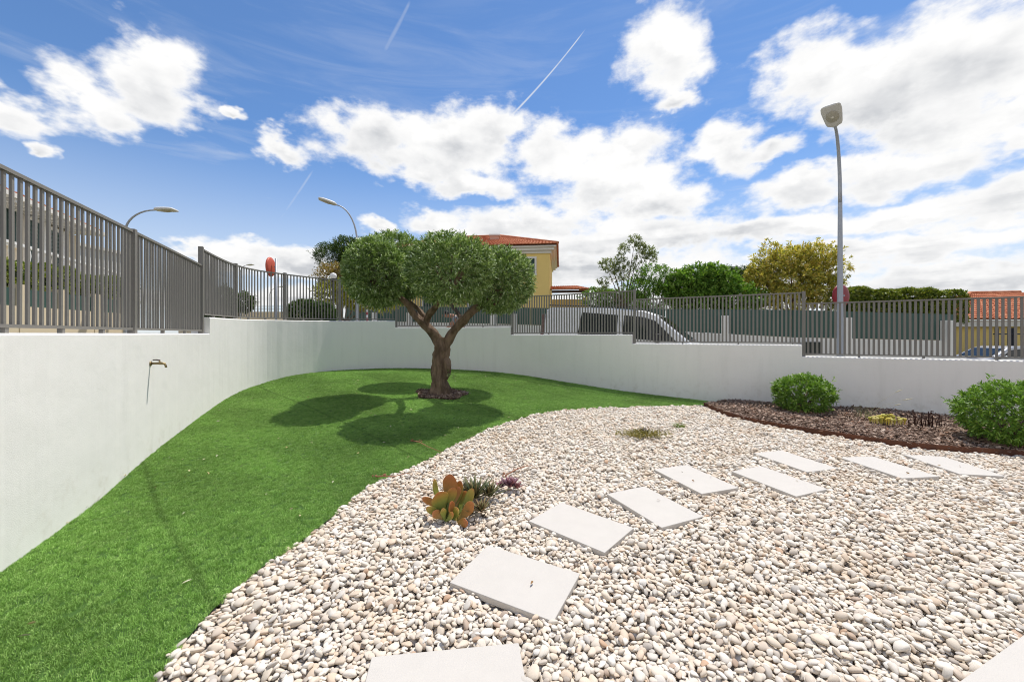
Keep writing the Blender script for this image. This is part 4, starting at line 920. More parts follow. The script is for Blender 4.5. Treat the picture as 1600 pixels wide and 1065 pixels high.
# ---- round traffic mirrors, seen from behind
M_orange = mat('orange_red_shell', (.50, .085, .045), .5, .35, .1, 6); M_mred = mat('deep_red_shell', (.24, .012, .022), .45, .4, .08, 6)
def mirror(px_, py_, Y, r, face, mshell, label, poleoff, striped=None):
    c = at(px_, py_, Y); d = Vector((math.cos(face), math.sin(face), 0)); sd = Vector((-d.y, d.x, 0)); b = Vector((*(c.xy + Vector(d[:2]) * -poleoff), 0)); b.z = s1(b.x, b.y)
    root = empty('traffic_mirror', b, label, 'traffic mirror'); Mx = Matrix((sd, Vector((0, 0, 1)), d)).transposed()
    MB().lathe([(.001, -.045), (r * .6, -.04), (r * .9, -.02), (r, .0), (r * 1.03, .03), (r, .045)], 28, M=Mx, c=c - b).obj('shell', mshell, root, True)
    MB().lathe([(r * .97, .035), (r * .6, .075), (.001, .095)], 28, M=Mx, c=c - b).obj('mirror_face', mat('mirror_glass', (.8, .8, .8), .05, .5, metal=1.), root, True)
    MB().tube([(0, 0, -.1), (0, 0, c.z - b.z + r * .9)], .034, 12).obj('pole', M_galv, root, True)
    MB().tube([(0, 0, c.z - b.z), c - b - d * .08], .02, 8).obj('bracket', M_galv, root, True)
    if striped:
        h0, h1, m1, m2, n = striped
        for k in range(n): z0 = h0 + (h1 - h0) * k / n; MB().tube([(0, 0, z0 - b.z), (0, 0, z0 + (h1 - h0) / n - b.z)], .037, 12).obj('stripe', (m1, m2)[k % 2], root, True)
M_blk = mat('black_band', (.02, .022, .035), .5, .3); M_redb = mat('red_band', (.33, .05, .06), .5, .3)
mirror(424, 417, 12.6, .30, R(188), M_orange, 'orange backed round traffic mirror on a grey pole behind the curved fence', .14)
mirror(1315, 462, 12.1, .34, R(107), M_mred, 'dark red backed round traffic mirror beside the tall lamp pole', -.02, striped=(-1.35, at(0, 482, 12.1).z, M_blk, M_white, 15))
pq = at(574, 480, 12.4); pq.z = s1(pq.x, pq.y); root = empty('striped_post', pq, 'thin red and white striped post behind the fence left of the olive tree', 'post'); zt = at(0, 455, 12.4).z - pq.z
for k in range(22): MB().tube([(0, 0, zt * k / 22), (0, 0, zt * (k + 1) / 22)], .03, 10).obj('band', (M_redb, M_white)[k % 2], root, True)
pq = at(521, 470, 16); pq.z = s1(pq.x, pq.y); root = empty('garden_lantern', pq, 'slim black post with white globe behind the fence, before the yellow green bush', 'lantern'); zt = at(0, 436, 16).z - pq.z
MB().tube([(0, 0, -.1), (0, 0, zt)], .035, 10).obj('post', M_blk, root, True); MB().lathe([(.03, 0), (.1, .04), (.13, .13), (.1, .22), (.001, .26)], 14, c=(0, 0, zt)).obj('globe', M_white, root, True)
MB().lathe([(.07, -.06), (.09, -.04), (.06, .03)], 12, c=(0, 0, zt)).obj('collar', M_blk, root, True)

# ---- houses
M_tile = mat('terracotta_tile', (.40, .125, .060), .85, .2, col2=(.55, .24, .13), vscale=3.5); M_ywall = mat('yellow_render', (.76, .57, .21), .85, .2, .05, 1.2)
M_cream = mat('cream_render', (.66, .56, .40), .85, .2, .05, 1.); M_trim = mat('white_trim', (.70, .68, .64), .8, .2, .05, 3); M_shut = mat('green_shutter', (.012, .045, .035), .5, .35, .1, 8); M_dark = mat('dark_void', (.02, .02, .022), .6, .2)
def tiled_slope(name, A, B, C, D, parent, rows=None, wid=.24, m=None):
    """barrel tiles from eave A-B up to ridge D-C (world points minus parent origin); real half-round courses"""
    A, B, C, D = map(Vector, (A, B, C, D)); L = (B - A).length; n = max(3, int(L / wid)); up = (B - A).cross(D - A).normalized()
    if up.z < 0: up = -up
    sl = ((D - A).length + (C - B).length) / 2; rows = rows or max(3, int(sl / .4)); V = []; Fc = []; k5 = 5
    for i in range(n):
        for r in range(rows):
            for (t, lift) in ((r / rows, .035), ((r + 1) / rows, .0)):
                for k in range(k5):
                    a = math.pi * k / (k5 - 1); u = (i + .5 - .5 * math.cos(a)) / n
                    V.append((A.lerp(D, t)).lerp(B.lerp(C, t), u) + up * (math.sin(a) * .085 + lift + .015))
            b = len(V) - 2 * k5
            for k in range(k5 - 1): Fc.append((b + k, b + k + 1, b + k5 + k + 1, b + k5 + k))
            Fc.append(tuple(b + k for k in range(k5))[::-1])
    k = len(V); V += [A, B, C, D]; Fc.append((k, k + 1, k + 2, k + 3))
    return mk(name, V, Fc, m or M_tile, parent)
def facade_window(parent, c, w, h, ux, n, m=None, trim=True, name='window'):
    """window on a facade: c centre, ux unit along wall, n outward normal"""
    c, ux, n = Vector(c), Vector(ux), Vector(n); up = Vector((0, 0, 1)); Mx = Matrix((ux, n, up)).transposed()
    f = MB()
    if trim:
        f.box(c + up * (h / 2 + .07) + n * .03, (w + .3, .1, .14), M=Mx).box(c - up * (h / 2 + .06) + n * .05, (w + .34, .16, .12), M=Mx)
        for s in (-1, 1): f.box(c + ux * s * (w / 2 + .07) + n * .03, (.14, .1, h), M=Mx)
    else: f.box(c + n * .02, (w + .06, .06, h + .06), M=Mx)
    fo = f.obj('window', M_trim, parent)
    for s in (-1, 1):
        sh = MB(); cc = c + ux * s * w / 4 + n * .045; sh.box(cc, (w / 2 - .02, .04, h - .02), M=Mx)
        for k in range(int(h / .16)): sh.box(cc + up * (-h / 2 + .09 + k * .16) + n * .03, (w / 2 - .14, .02, .06), M=Mx)
        sh.obj('shutter', m or M_shut, fo)
# central yellow house: front faces the garden
HYD = 30.
pr, pl_ = at(859, 389, HYD), at(610, 389, HYD + 1.5); eave = pr.z
g0h = s1(pr.x, pr.y) - .3; hb = Vector(((pr.x + pl_.x) / 2, HYD, g0h)); house = empty('yellow_house', hb, 'yellow two storey house with red tiled roof behind the olive tree', 'house')
ux = (pr - pl_); ux.z = 0; WL = ux.length; ux.normalize(); nf = Vector((ux.y, -ux.x, 0)); H = eave - g0h; dp = 9.
A0 = pl_ - hb; A0.z = 0; B0 = pr - hb; B0.z = 0; bk = -nf * dp
w = MB(); P4 = [A0, B0, B0 + bk, A0 + bk]; w.prism(P4, H); w.obj('wall', M_ywall, house)
cor = MB(); e = .22
def ringp(d, z): return [(A0 - ux * d + nf * d) + Vector((0, 0, z)), (B0 + ux * d + nf * d) + Vector((0, 0, z)), (B0 + bk + ux * d - nf * d) + Vector((0, 0, z)), (A0 + bk - ux * d - nf * d) + Vector((0, 0, z))]
for d, z0, z1 in ((.12, H - .32, H - .12), (.34, H - .12, H + .08), (.5, H + .08, H + .2)):
    cor.prism(ringp(d, 0), z1 - z0, z0)
cor.obj('cornice', M_trim, house)
R4 = ringp(.62, H + .22); ctr = (A0 + B0 + bk) / 2 - Vector((0, 0, 0)); rise = 1.9
ra = A0.lerp(A0 + bk, .5) + ux * dp * .5; rb = B0.lerp(B0 + bk, .5) - ux * dp * .5; ra.z = rb.z = H + .22 + rise
for s in ((R4[0], R4[1], rb, ra), (R4[1], R4[2], rb, rb + ux * .01), (R4[2], R4[3], ra, rb), (R4[3], R4[0], ra, ra - ux * .01)): tiled_slope('roof', s[0], s[1], s[2], s[3], house, wid=.26)
rd = MB()
for a, b in ((R4[1], rb), (R4[0], ra), (ra, rb), (R4[2], rb)): rd.tube([a + Vector((0, 0, .1)), b + Vector((0, 0, .12))], .11, 8)
rd.obj('ridge_tiles', M_tile, house, True)
q = at(773, 374, HYD + 3) - hb; ch = MB().box(q + Vector((0, 0, -.3)), (.75, .6, 1.1)); cho = ch.obj('chimney', mat('pink_render', (.60, .36, .27), .85, .2, .1, 3), house); MB().box(q + Vector((0, 0, .29)), (.9, .75, .12)).obj('chimney_cap', M_trim, cho)
for x, y0, y1, wpx in ((825, 404, 428, 21), (752, 404, 428, 21), (690, 404, 428, 21), (672, 461, 486, 20), (742, 461, 486, 20), (800, 461, 486, 20)):
    c = at(x, (y0 + y1) / 2, HYD + (860 - x) / 250 * 1.5); facade_window(house, c - hb, wpx / F * HYD, (y1 - y0) / F * HYD, ux, nf)
# side porch
px0 = B0 + ux * .02 + nf * -1.0; zr = at(0, 444, HYD).z - g0h; ze = at(0, 453, HYD).z - g0h
pw = 3.0; q0, q1 = px0 + nf * 1.0, px0 + nf * 1.0 + ux * pw; porch = tiled_slope('porch_roof', q0 + Vector((0, 0, ze)), q1 + Vector((0, 0, ze)), q1 - ux * .9 + bk * .35 + Vector((0, 0, zr + .15)), q0 + bk * .35 + Vector((0, 0, zr + .15)), house)
tiled_slope('porch_roof', q1 + Vector((0, 0, ze)), q1 + bk * .6 + Vector((0, 0, ze)), q1 - ux * .9 + bk * .4 + Vector((0, 0, zr + .15)), q1 - ux * .9 + bk * .35 + Vector((0, 0, zr + .15)), house)
MB().box((0, 0, 0), (pw - .2, .16, .18), math.atan2(ux.y, ux.x)).obj('porch_beam', mat('dark_timber', (.05, .03, .02), .7, .2), house, loc=(q0 + q1) / 2 + Vector((0, 0, ze - .12)) - nf * .15)
for q in (q1 - ux * .25 - nf * .25, q1 - ux * .25 + bk * .5): MB().box((0, 0, 0), (.22, .22, ze - .2)).obj('porch_column', M_ywall, house, loc=q + Vector((0, 0, (ze - .2) / 2)))
MB().box((0, 0, 0), (pw + .6, .12, ze - .25), math.atan2(ux.y, ux.x)).obj('porch_back_wall', M_ywall, house, loc=(q0 + q1) / 2 + bk * .6 + Vector((0, 0, (ze - .25) / 2)))
# right yellow house
Y2 = 21.
a2, b2 = at(1496, 510, Y2 + .8), at(1760, 510, Y2 - .5); g2 = s1(a2.x, a2.y) - .2; hb2 = Vector((a2.x, a2.y, g2)); h2 = empty('low_yellow_house', hb2, 'low yellow house with red tiled roof at the right edge', 'house')
ux2 = b2 - a2; ux2.z = 0; W2 = ux2.length; ux2.normalize(); n2 = Vector((ux2.y, -ux2.x, 0)); H2 = a2.z - g2
MB().prism([Vector((0, 0, 0)), ux2 * W2, ux2 * W2 - n2 * 7, -n2 * 7], H2).obj('wall', M_ywall, h2)
fz = at(0, 501, Y2).z - g2; MB().prism([-ux2 * .35 + n2 * .35, ux2 * (W2 + .3) + n2 * .35, ux2 * (W2 + .3) - n2 * 7.3, -ux2 * .35 - n2 * 7.3], .34, fz - .3).obj('fascia', M_trim, h2)
rz_ = at(0, 459, Y2 + 3.2).z - g2; e0, e1 = -ux2 * .5 + n2 * .5 + Vector((0, 0, fz + .06)), ux2 * (W2 + .4) + n2 * .5 + Vector((0, 0, fz + .06)); t1 = ux2 * 3.3 - n2 * 3.4 + Vector((0, 0, rz_)); t2 = ux2 * (W2 - 1.5) - n2 * 3.4 + Vector((0, 0, rz_))
tiled_slope('roof', e0, e1, t2, t1, h2, wid=.25, rows=14); tiled_slope('roof', e0 - n2 * 7.8, e0, t1 + ux2 * .01, t1, h2, wid=.25, rows=14)
MB().tube([e0 + Vector((0, 0, .1)), t1 + Vector((0, 0, .1)), t2 + Vector((0, 0, .1))], .1, 8).obj('ridge_tiles', M_tile, h2, True)
gt = at(1557, 540, 19.4); gt.z = s1(gt.x, gt.y); gate = empty('iron_gate', gt, 'black iron gate before the low yellow house', 'gate'); gh = at(0, 512, 19.4).z - gt.z
for k in range(9): MB().box((0, 0, 0), (.11, .09, gh)).obj('gate_post', M_blk, gate, loc=(k * .42 + (.2 if k % 2 else 0), 0, gh / 2))
for z in (.86, .25): MB().box((1.8, 0, gh * z), (3.9, .05, .06)).obj('rail', M_blk, gate)
# left cream house and its garden wall
fa, fb = Vector((-15.4, 8.2, 0)), Vector((-19.9, 18.2, 0)); uxl = (fb - fa).normalized(); nl = Vector((uxl.y, -uxl.x, 0)); gl = s1(fa.x, fa.y) - .3; ez = 5.0; hbl = Vector((fa.x, fa.y, gl)); h3 = empty('cream_house', hbl, 'cream house with dark green shutters seen through the left fence bars', 'house'); LL = (fb - fa).length
MB().prism([Vector((0, 0, 0)), uxl * LL, uxl * LL - nl * 8, -nl * 8], ez - .5 - gl).obj('wall', M_cream, h3)
rf = MB().prism([-uxl * .5 + nl * .8, uxl * (LL + .6) + nl * .8, uxl * (LL + .6) - nl * 8.5, -uxl * .5 - nl * 8.5], .16, ez - .34 - gl); rf.obj('roof_slab', M_trim, h3)
tiled_slope('roof', -uxl * .6 + nl * .55 + Vector((0, 0, ez - .14 - gl)), uxl * (LL + .7) + nl * .55 + Vector((0, 0, ez - .14 - gl)), uxl * (LL - 3) - nl * 4 + Vector((0, 0, ez + 1 - gl)), uxl * 3 - nl * 4 + Vector((0, 0, ez + 1 - gl)), h3, wid=.28)
bt = MB()
for k in range(int(LL / .55)): MB().box((0, 0, 0), (.10, .7, .12), math.atan2(uxl.y, uxl.x)).obj('eave_bracket', M_trim, h3, loc=uxl * (k * .55 + .2) + nl * .4 + Vector((0, 0, ez - .41 - gl)))
for u, zc_, w_, hh in ((5.2, 3.9, .9, 1.2), (6.6, 3.9, .9, 1.2), (8.1, 3.3, .9, 2.2), (9.4, 3.3, .8, 2.0)): facade_window(h3, uxl * u + Vector((0, 0, zc_ - gl)), w_, hh, uxl, nl)
bz = 2.75 - gl; bal = MB().box(uxl * 7 + nl * .8 + Vector((0, 0, bz - .75)), (9, 1.6, .16), math.atan2(uxl.y, uxl.x)).obj('balcony', M_trim, h3)
MB().box(uxl * 7 + nl * 1.55 + Vector((0, 0, bz + .1)), (9, .12, .09), math.atan2(uxl.y, uxl.x)).obj('handrail', M_white, bal)
for k in range(22): MB().lathe([(.03, 0), (.05, .1), (.03, .3), (.055, .5), (.03, .75)], 6, c=uxl * (2.6 + k * .42) + nl * 1.55 + Vector((0, 0, bz - .68))).obj('baluster', M_white, bal, True)
# far pale building
q = at(110, 395, 34); pb3 = empty('pale_building', Vector((q.x, q.y, s1(q.x, q.y) - .5)), 'pale grey white building far behind the left fence bars', 'building')
MB().box((0, 0, 3.8), (4.6, 5, 7.6 + 0)).obj('wall', mat('pale_render', (.55, .56, .57), .85, .2, .05, 1), pb3); MB().box((0, 0, 7.7), (5., 5.4, .25)).obj('parapet', M_trim, pb3)
for x in (-1.2, 1.0): MB().box((x, -2.53, 5.2), (1., .1, 1.3)).obj('window', M_shut, pb3)
q = at(450, 488, 55); fw = empty('cream_wall', Vector((q.x, q.y, s1(q.x, q.y))), 'far cream wall with a railing seen through the curved fence panels', 'wall'); zt = at(0, 487, 55).z - fw.location.z
MB().box((-4, 0, zt / 2), (22, .3, zt)).obj('wall', M_cream, fw)
for z in (.35, .75): MB().box((-4, 0, zt + z), (22, .05, .06)).obj('rail', M_galv, fw)
for k in range(14): MB().box((-14.5 + k * 1.6, 0, zt + .4), (.06, .06, .8)).obj('rail_post', M_galv, fw)
# cream garden wall on the left with green panels
la, lb_ = Vector((-13.4, 8.6)), Vector((-15.2, 15.5)); tl = (lb_ - la); Ll = tl.length; tl.normalize(); zl = s1(la.x, la.y) - .3; lw = empty('cream_garden_wall', Vector((*la, zl)), 'cream low wall with dark green panels and pillars seen through the left fence', 'wall'); an = math.atan2(tl.y, tl.x)
wt = .80 - zl; MB().box((0, 0, 0), (Ll, .22, wt), an).obj('low_wall', M_cream, lw, loc=(*(tl * Ll / 2), wt / 2))
for k in range(5): MB().box((0, 0, 0), (1.25, .05, .50), an).obj('green_panel', M_gpan, lw, loc=(*(tl * (.8 + k * 1.4)), wt + .26))
for k in range(6): MB().box((0, 0, 0), (.26, .26, wt + (1.25 if k == 1 else .62)), an).obj('pillar', M_cream, lw, loc=(*(tl * (.1 + k * 1.4)), (wt + (1.25 if k == 1 else .62)) / 2))

# ---- trees, bushes and hedges beyond the wall
def tree_far(name, base, puffs, m, label, cat='tree', sizes=(.12, .045), n=500, per=8, trunk=None, grp='trees and bushes beyond the wall', rough=.22, up=.35, slen=.22, inner_f=.35):
    b = Vector(base); root = empty(name, b, label, cat, grp); mb = MB()
    tops = [Vector(c) - b for c, r in puffs]; mean = sum(tops, Vector()) / len(tops); fork = Vector((mean.x * .35, mean.y * .35, max(.4, mean.z * .45))); tr = trunk or .10
    mb.tube([(0, 0, -.2), fork * .5 + Vector((.05, 0, 0)), fork], [tr, tr * .8, tr * .65], 9)
    for tpt in tops: mb.tube([fork * .9, fork.lerp(tpt, .5) + Vector((0, 0, .1)), tpt], [tr * .5, tr * .3, tr * .12], 7)
    mb.obj('trunk', M_trunk, root, True)
    PP, DD = [], []
    for i, (c, r) in enumerate(puffs):
        k = max(60, int(2.5 * n * (r[0] * r[1] * r[2]) ** (2 / 3))); p0, d0 = shell(Vector(c) - b, np.array(r), k, RNG.integers(1 << 30), rough, inner_f=inner_f, spike=.16 if rough > .1 else 0.)
        p1, d1 = sprigs(p0, d0 + (0, 0, up) + RNG.normal(0, .35, d0.shape), per, slen, 0, .75, .2); PP.append(p1); DD.append(d1)
    leaves('crown', np.concatenate(PP), np.concatenate(DD), sizes[0], sizes[1], m, root); return root
def puf(lst): return [(tuple(at(x, y, Y)), (rx / F * Y, dy, ry / F * Y)) for x, y, Y, rx, dy, ry in lst]
def gbase(x, Y): q = at(x, 500, Y); return (q.x, q.y, s1(q.x, q.y))
M_dkg = mat('dark_evergreen', (1, 1, 1), .5, .3, transl=.2, ramp=LEAFR((.030, .068, .016), (.061, .115, .024), (.108, .162, .034))); M_yg = mat('yellow_green_leaf', (1, 1, 1), .5, .3, transl=.25, ramp=LEAFR((0.254, 0.288, 0.034), (0.423, 0.423, 0.051), (0.557, 0.490, 0.085)))
M_cop = mat('coppery_leaf', (1, 1, 1), .5, .3, transl=.25, ramp=LEAFR((.162, .121, .041), (.324, .203, .081), (.270, .243, .068), (.432, .297, .135))); M_gold = mat('gold_variegated', (1, 1, 1), .5, .3, transl=.25, ramp=LEAFR((.12, .15, .03), (.32, .33, .06), (.58, .51, .10), (.72, .62, .16), (.62, .42, .11)))
M_mid = mat('mid_green_leaf', (1, 1, 1), .5, .3, transl=.25, ramp=LEAFR((0.065, 0.138, 0.024), (0.121, 0.244, 0.036), (0.194, 0.341, 0.056), (0.308, 0.438, 0.097))); M_grey = mat('sparse_leaf', (1, 1, 1), .6, .25, transl=.25, ramp=LEAFR((.149, .189, .081), (.243, .284, .121), (.338, .365, .203)))
M_hedge = mat('hedge_leaf', (1, 1, 1), .5, .3, transl=.22, ramp=LEAFR((.047, .095, .016), (.121, .176, .027), (.243, .284, .041), (.351, .365, .068)))
tree_far('conifer_bush', gbase(530, 24), puf([(515, 402, 24, 17, .7, 17), (540, 392, 24, 18, .8, 18), (560, 405, 24.3, 25, .8, 26)]), M_dkg, 'dark evergreen tree behind the left side of the olive crown', sizes=(.16, .03), n=420, up=.9, trunk=.14)
tree_far('coppery_bush', gbase(528, 20.5), puf([(520, 432, 20.5, 20, .6, 14), (545, 428, 20.5, 22, .6, 16)]), M_cop, 'coppery leaved bush below the dark evergreen', 'bush', sizes=(.11, .04), n=560)
tree_far('lime_bush', gbase(530, 20), puf([(518, 458, 20, 20, .6, 16), (545, 458, 20, 20, .6, 18), (565, 468, 20.2, 18, .6, 14), (600, 470, 20.3, 26, .6, 12)]), M_yg, 'bright yellow green bush seen through the fence left of the olive', 'bush', sizes=(.11, .04), n=560)
tree_far('clipped_bush', gbase(476, 14), puf([(478, 492, 14, 27, .5, 22), (500, 494, 14.2, 24, .5, 20)]), M_dkg, 'dark clipped round bush behind the curved fence panel', 'bush', sizes=(.075, .032), n=2000, rough=.06, slen=.08)
tree_far('small_dark_tree', gbase(375, 30), puf([(381, 473, 30, 12, .5, 11), (352, 470, 30, 13, .5, 18), (340, 485, 30, 20, .5, 16)]), M_dkg, 'small dark tree seen through the first curved fence panel', sizes=(.26, .09), n=300)
tree_far('bare_topped_tree', gbase(972, 22), puf([(983, 420, 22, 9, .3, 7), (1003, 402, 22, 7, .3, 6), (992, 376, 22, 6, .25, 5), (1000, 386, 22, 5, .25, 4), (975, 391, 22, 6, .25, 6), (1012, 395, 22, 7, .3, 5), (1018, 403, 22, 6, .3, 5), (946, 414, 22, 7, .3, 6), (957, 418, 22, 8, .3, 6), (968, 412, 22, 9, .3, 8), (962, 432, 22, 14, .4, 9), (985, 440, 22, 20, .4, 12), (940, 447, 22, 9, .3, 7)]), M_grey, 'thin half bare tree with sparse twigs right of the yellow house', sizes=(.12, .04), n=95, rough=.4, up=.8, trunk=.08, inner_f=.7, slen=.2)
tree_far('feathery_tree', gbase(1018, 21), puf([(1022, 432, 21, 24, .6, 15), (1005, 450, 21, 26, .6, 12), (1040, 448, 21.2, 14, .5, 14), (1015, 468, 21, 34, .5, 14)]), M_mid, 'light green feathery tree beside the half bare tree', sizes=(.12, .04), n=330, rough=.32, inner_f=.5)
bls = tree_far('broadleaf_shrub', gbase(1095, 20.5), puf([(1062, 440, 20.5, 15, .6, 13), (1090, 436, 20.5, 20, .6, 14), (1112, 430, 20.5, 15, .6, 12), (1075, 458, 20.4, 32, .6, 18), (1130, 448, 20.5, 22, .6, 20), (1095, 472, 20.3, 50, .6, 16), (1150, 470, 20.4, 34, .6, 18)]), M_mid, 'mid green broad leaved shrub left of the yellow tree', 'bush', sizes=(.20, .08), n=290, rough=.36)
tree_far('green_cypress_bush', gbase(1150, 22.5), puf([(1140, 438, 22.5, 30, .7, 15), (1165, 436, 22.5, 20, .7, 14)]), M_dkg, 'darker green bush just behind the left of the yellow tree', 'bush', sizes=(.14, .035), n=520, up=1.2)
tree_far('golden_tree', gbase(1240, 21), puf([(1205, 412, 21, 22, .7, 22), (1235, 408, 21, 28, .8, 22), (1268, 408, 21, 26, .8, 22), (1290, 422, 21, 22, .7, 22), (1185, 430, 21, 16, .6, 16), (1240, 440, 20.8, 50, .8, 24), (1282, 450, 20.9, 28, .7, 20), (1195, 456, 20.9, 28, .7, 18), (1240, 468, 20.7, 62, .7, 18)]), M_gold, 'tree with golden yellow leaves left of the tall lamp', sizes=(.17, .05), n=250, trunk=.15, rough=.42)
tree_far('porch_shrub', gbase(945, 23), puf([(935, 466, 23, 22, .5, 12), (960, 468, 23, 26, .5, 12), (985, 472, 23, 24, .5, 12)]), M_mid, 'green shrub seen through bars above the van', 'bush', sizes=(.13, .05), n=420)
c = at(1078, 434, 20.5) - bls.location; MB().tube([c - Vector((.1, 0, 1.1)), c - Vector((.02, 0, .4)), c], [.02, .016, .012], 6).obj('flower_stem', M_trunk, bls, True)
MB().lathe([(.001, -.16), (.10, -.12), (.17, 0), (.12, .11), (.001, .16)], 12, c=c).obj('flower_head', mat('mauve_flower', (.20, .16, .34), .8, .2, .3, 15), bls, True)
def hedge(name, a, b, z0, z1, th, m, label, n=900, sizes=(.08, .035), rough=.07, cat='hedge'):
    a, b = Vector(a), Vector(b); t = (b - a); L = t.length; t.normalize(); nn = Vector((-t.y, t.x)); c = (a + b) / 2; root = empty(name, (c.x, c.y, s1(c.x, c.y)), label, cat); gzh = s1(c.x, c.y)
    k = int(n * L); u = RNG.uniform(-L / 2, L / 2, k); face = RNG.random(k); v = np.where(face < .42, -th / 2, np.where(face < .55, th / 2, RNG.uniform(-th / 2, th / 2, k))); z = np.where(face < .55, RNG.uniform(z0, z1, k), z1 + 0 * u)
    ends = RNG.random(k) < .06; u = np.where(ends, np.sign(u) * L / 2, u)
    z = z + rough * (np.sin(u * 2.1) + np.sin(u * 5.3 + 1)) * ((z - z0) / (z1 - z0)); v = v + RNG.normal(0, rough * .7, k)
    p0 = np.c_[u * t.x + v * nn.x, u * t.y + v * nn.y, z - gzh]; d0 = np.where((face < .42)[:, None], [[-nn.x, -nn.y, .35]], np.where((face < .55)[:, None], [[nn.x, nn.y, .35]], [[0, 0, 1.]])) + RNG.normal(0, .4, (k, 3))
    p1, d1 = sprigs(p0, d0, 7, .12, 0, .8, .2); leaves('foliage', p1, d1, sizes[0], sizes[1], m, root)
    mb = MB()
    for i in range(int(L / .8)): w_ = (i + .5) * .8 - L / 2; mb.tube([(t.x * w_, t.y * w_, -.1), (t.x * w_, t.y * w_, (z0 + z1) / 2 - gzh)], [.05, .03], 6)
    mb.obj('stems', M_trunk, root); core = MB().box((0, 0, (z0 + z1) / 2 - gzh), (L * .94, th * .55, (z1 - z0) * .75), math.atan2(t.y, t.x)); core.obj('shade_core', mat('hedge_inner_shade', (.02, .03, .012), .9, .1, .3, 20), root)  # solid box between the leaves, the hedge's inner shade put into its dark colour
ha, hb_ = at(1312, 460, 19.2), at(1486, 460, 19.6); hedge('clipped_hedge', ha.xy, hb_.xy, at(0, 505, 19).z, at(0, 457, 19).z, 1.1, M_hedge, 'clipped hedge with yellow green top above the green panels at right', 900, (.11, .05))
la2, lb2 = Vector((-14.2, 8.2)), Vector((-16.2, 16.5)); hedge('tall_hedge', la2, lb2, .9, 2.05, .9, M_hedge, 'green hedge above the cream wall seen through the left fence', 380, (.10, .04))

# ------------------------------------------------------------------ vehicles
M_vw = mat('van_white', (.66, .67, .67), .3, .5, coat=.5); M_glass = mat('car_glass', (.012, .016, .018), .06, .5); M_tyre = mat('tyre', (.02, .02, .02), .85, .2); M_rim = mat('alloy', (.45, .45, .46), .35, .5, metal=.8); M_plas = mat('black_plastic', (.025, .025, .027), .6, .3); M_tl = mat('tail_light', (.09, .012, .012), .25, .5, coat=.5); M_hl = mat('headlight_glass', (.55, .57, .6), .1, .5, coat=.5)
def vehicle(name, label, cat, loc, rz, prof, W, belt, tumble, mbody, glass, wheels, wr, extras, pitch=0.):
    """prof: closed side outline (x forward, z up); glass: list of (name, side polygon); windscreen etc. as 'across' polygons"""
    root = empty(name, loc, label, cat); root.rotation_euler = (0, pitch, rz)
    hw = lambda z: W / 2 - max(0, z - belt) * tumble - max(0, .45 - z) * .12
    n = len(prof); V = []; rows = (-1, -.93, -.5, 0, .5, .93, 1)
    for s in rows:
        k = abs(s); q = 1 - (.018 if k == 1 else 0)
        for (x, z) in prof: V.append((x * (q if k == 1 else 1) , s * hw(z), z - (.02 if k == 1 and z > belt else 0) + (.012 if k < .5 else 0) * (1 if z > belt else 0)))
    Fc = [tuple(range(n))[::-1], tuple(range((len(rows) - 1) * n, len(rows) * n))]
    for r in range(len(rows) - 1):
        for i in range(n): Fc.append((r * n + i, r * n + (i + 1) % n, (r + 1) * n + (i + 1) % n, (r + 1) * n + i))
    body = mk('body', V, Fc, mbody, root, False); bv = body.modifiers.new('bevel', 'BEVEL'); bv.width = .035; bv.segments = 3; bv.limit_method = 'ANGLE'; bv.angle_limit = R(28)
    for (nm, poly) in glass:
        for s in (-1, 1):
            P = [(x, s * (hw(z) + .006), z) for x, z in poly] + [(x, s * (hw(z) - .02), z) for x, z in poly]; k = len(poly)
            mk(nm, P, [tuple(range(k)), tuple(range(k, 2 * k))[::-1]] + [(i, (i + 1) % k, k + (i + 1) % k, k + i) for i in range(k)], M_glass, root)
    for (x, sgn) in [(x, s) for x in wheels for s in (-1, 1)]:
        Mx = Matrix.Rotation(R(90) * sgn, 3, 'X'); w_ = MB().lathe([(wr * .62, .10), (wr * .95, .105), (wr, .07), (wr, -.07), (wr * .95, -.10), (wr * .62, -.10)], 24, M=Mx, c=(x, sgn * (W / 2 - .12), wr)).obj('wheel', M_tyre, root, True)
        MB().lathe([(.001, -.06), (wr * .2, -.075), (wr * .55, -.05), (wr * .66, -.09)], 16, M=Mx, c=(x, sgn * (W / 2 - .12), wr)).obj('rim', M_rim, w_, True)
    for (nm, m, quad) in extras:
        V = [Vector(v) for v in quad]; nr = (V[1] - V[0]).cross(V[3] - V[0]).normalized(); mk(nm, [v + nr * .004 for v in V] + [v - nr * .015 for v in V], [(0, 1, 2, 3), (7, 6, 5, 4), (0, 4, 5, 1), (1, 5, 6, 2), (2, 6, 7, 3), (3, 7, 4, 0)], m, root)
    return root, hw
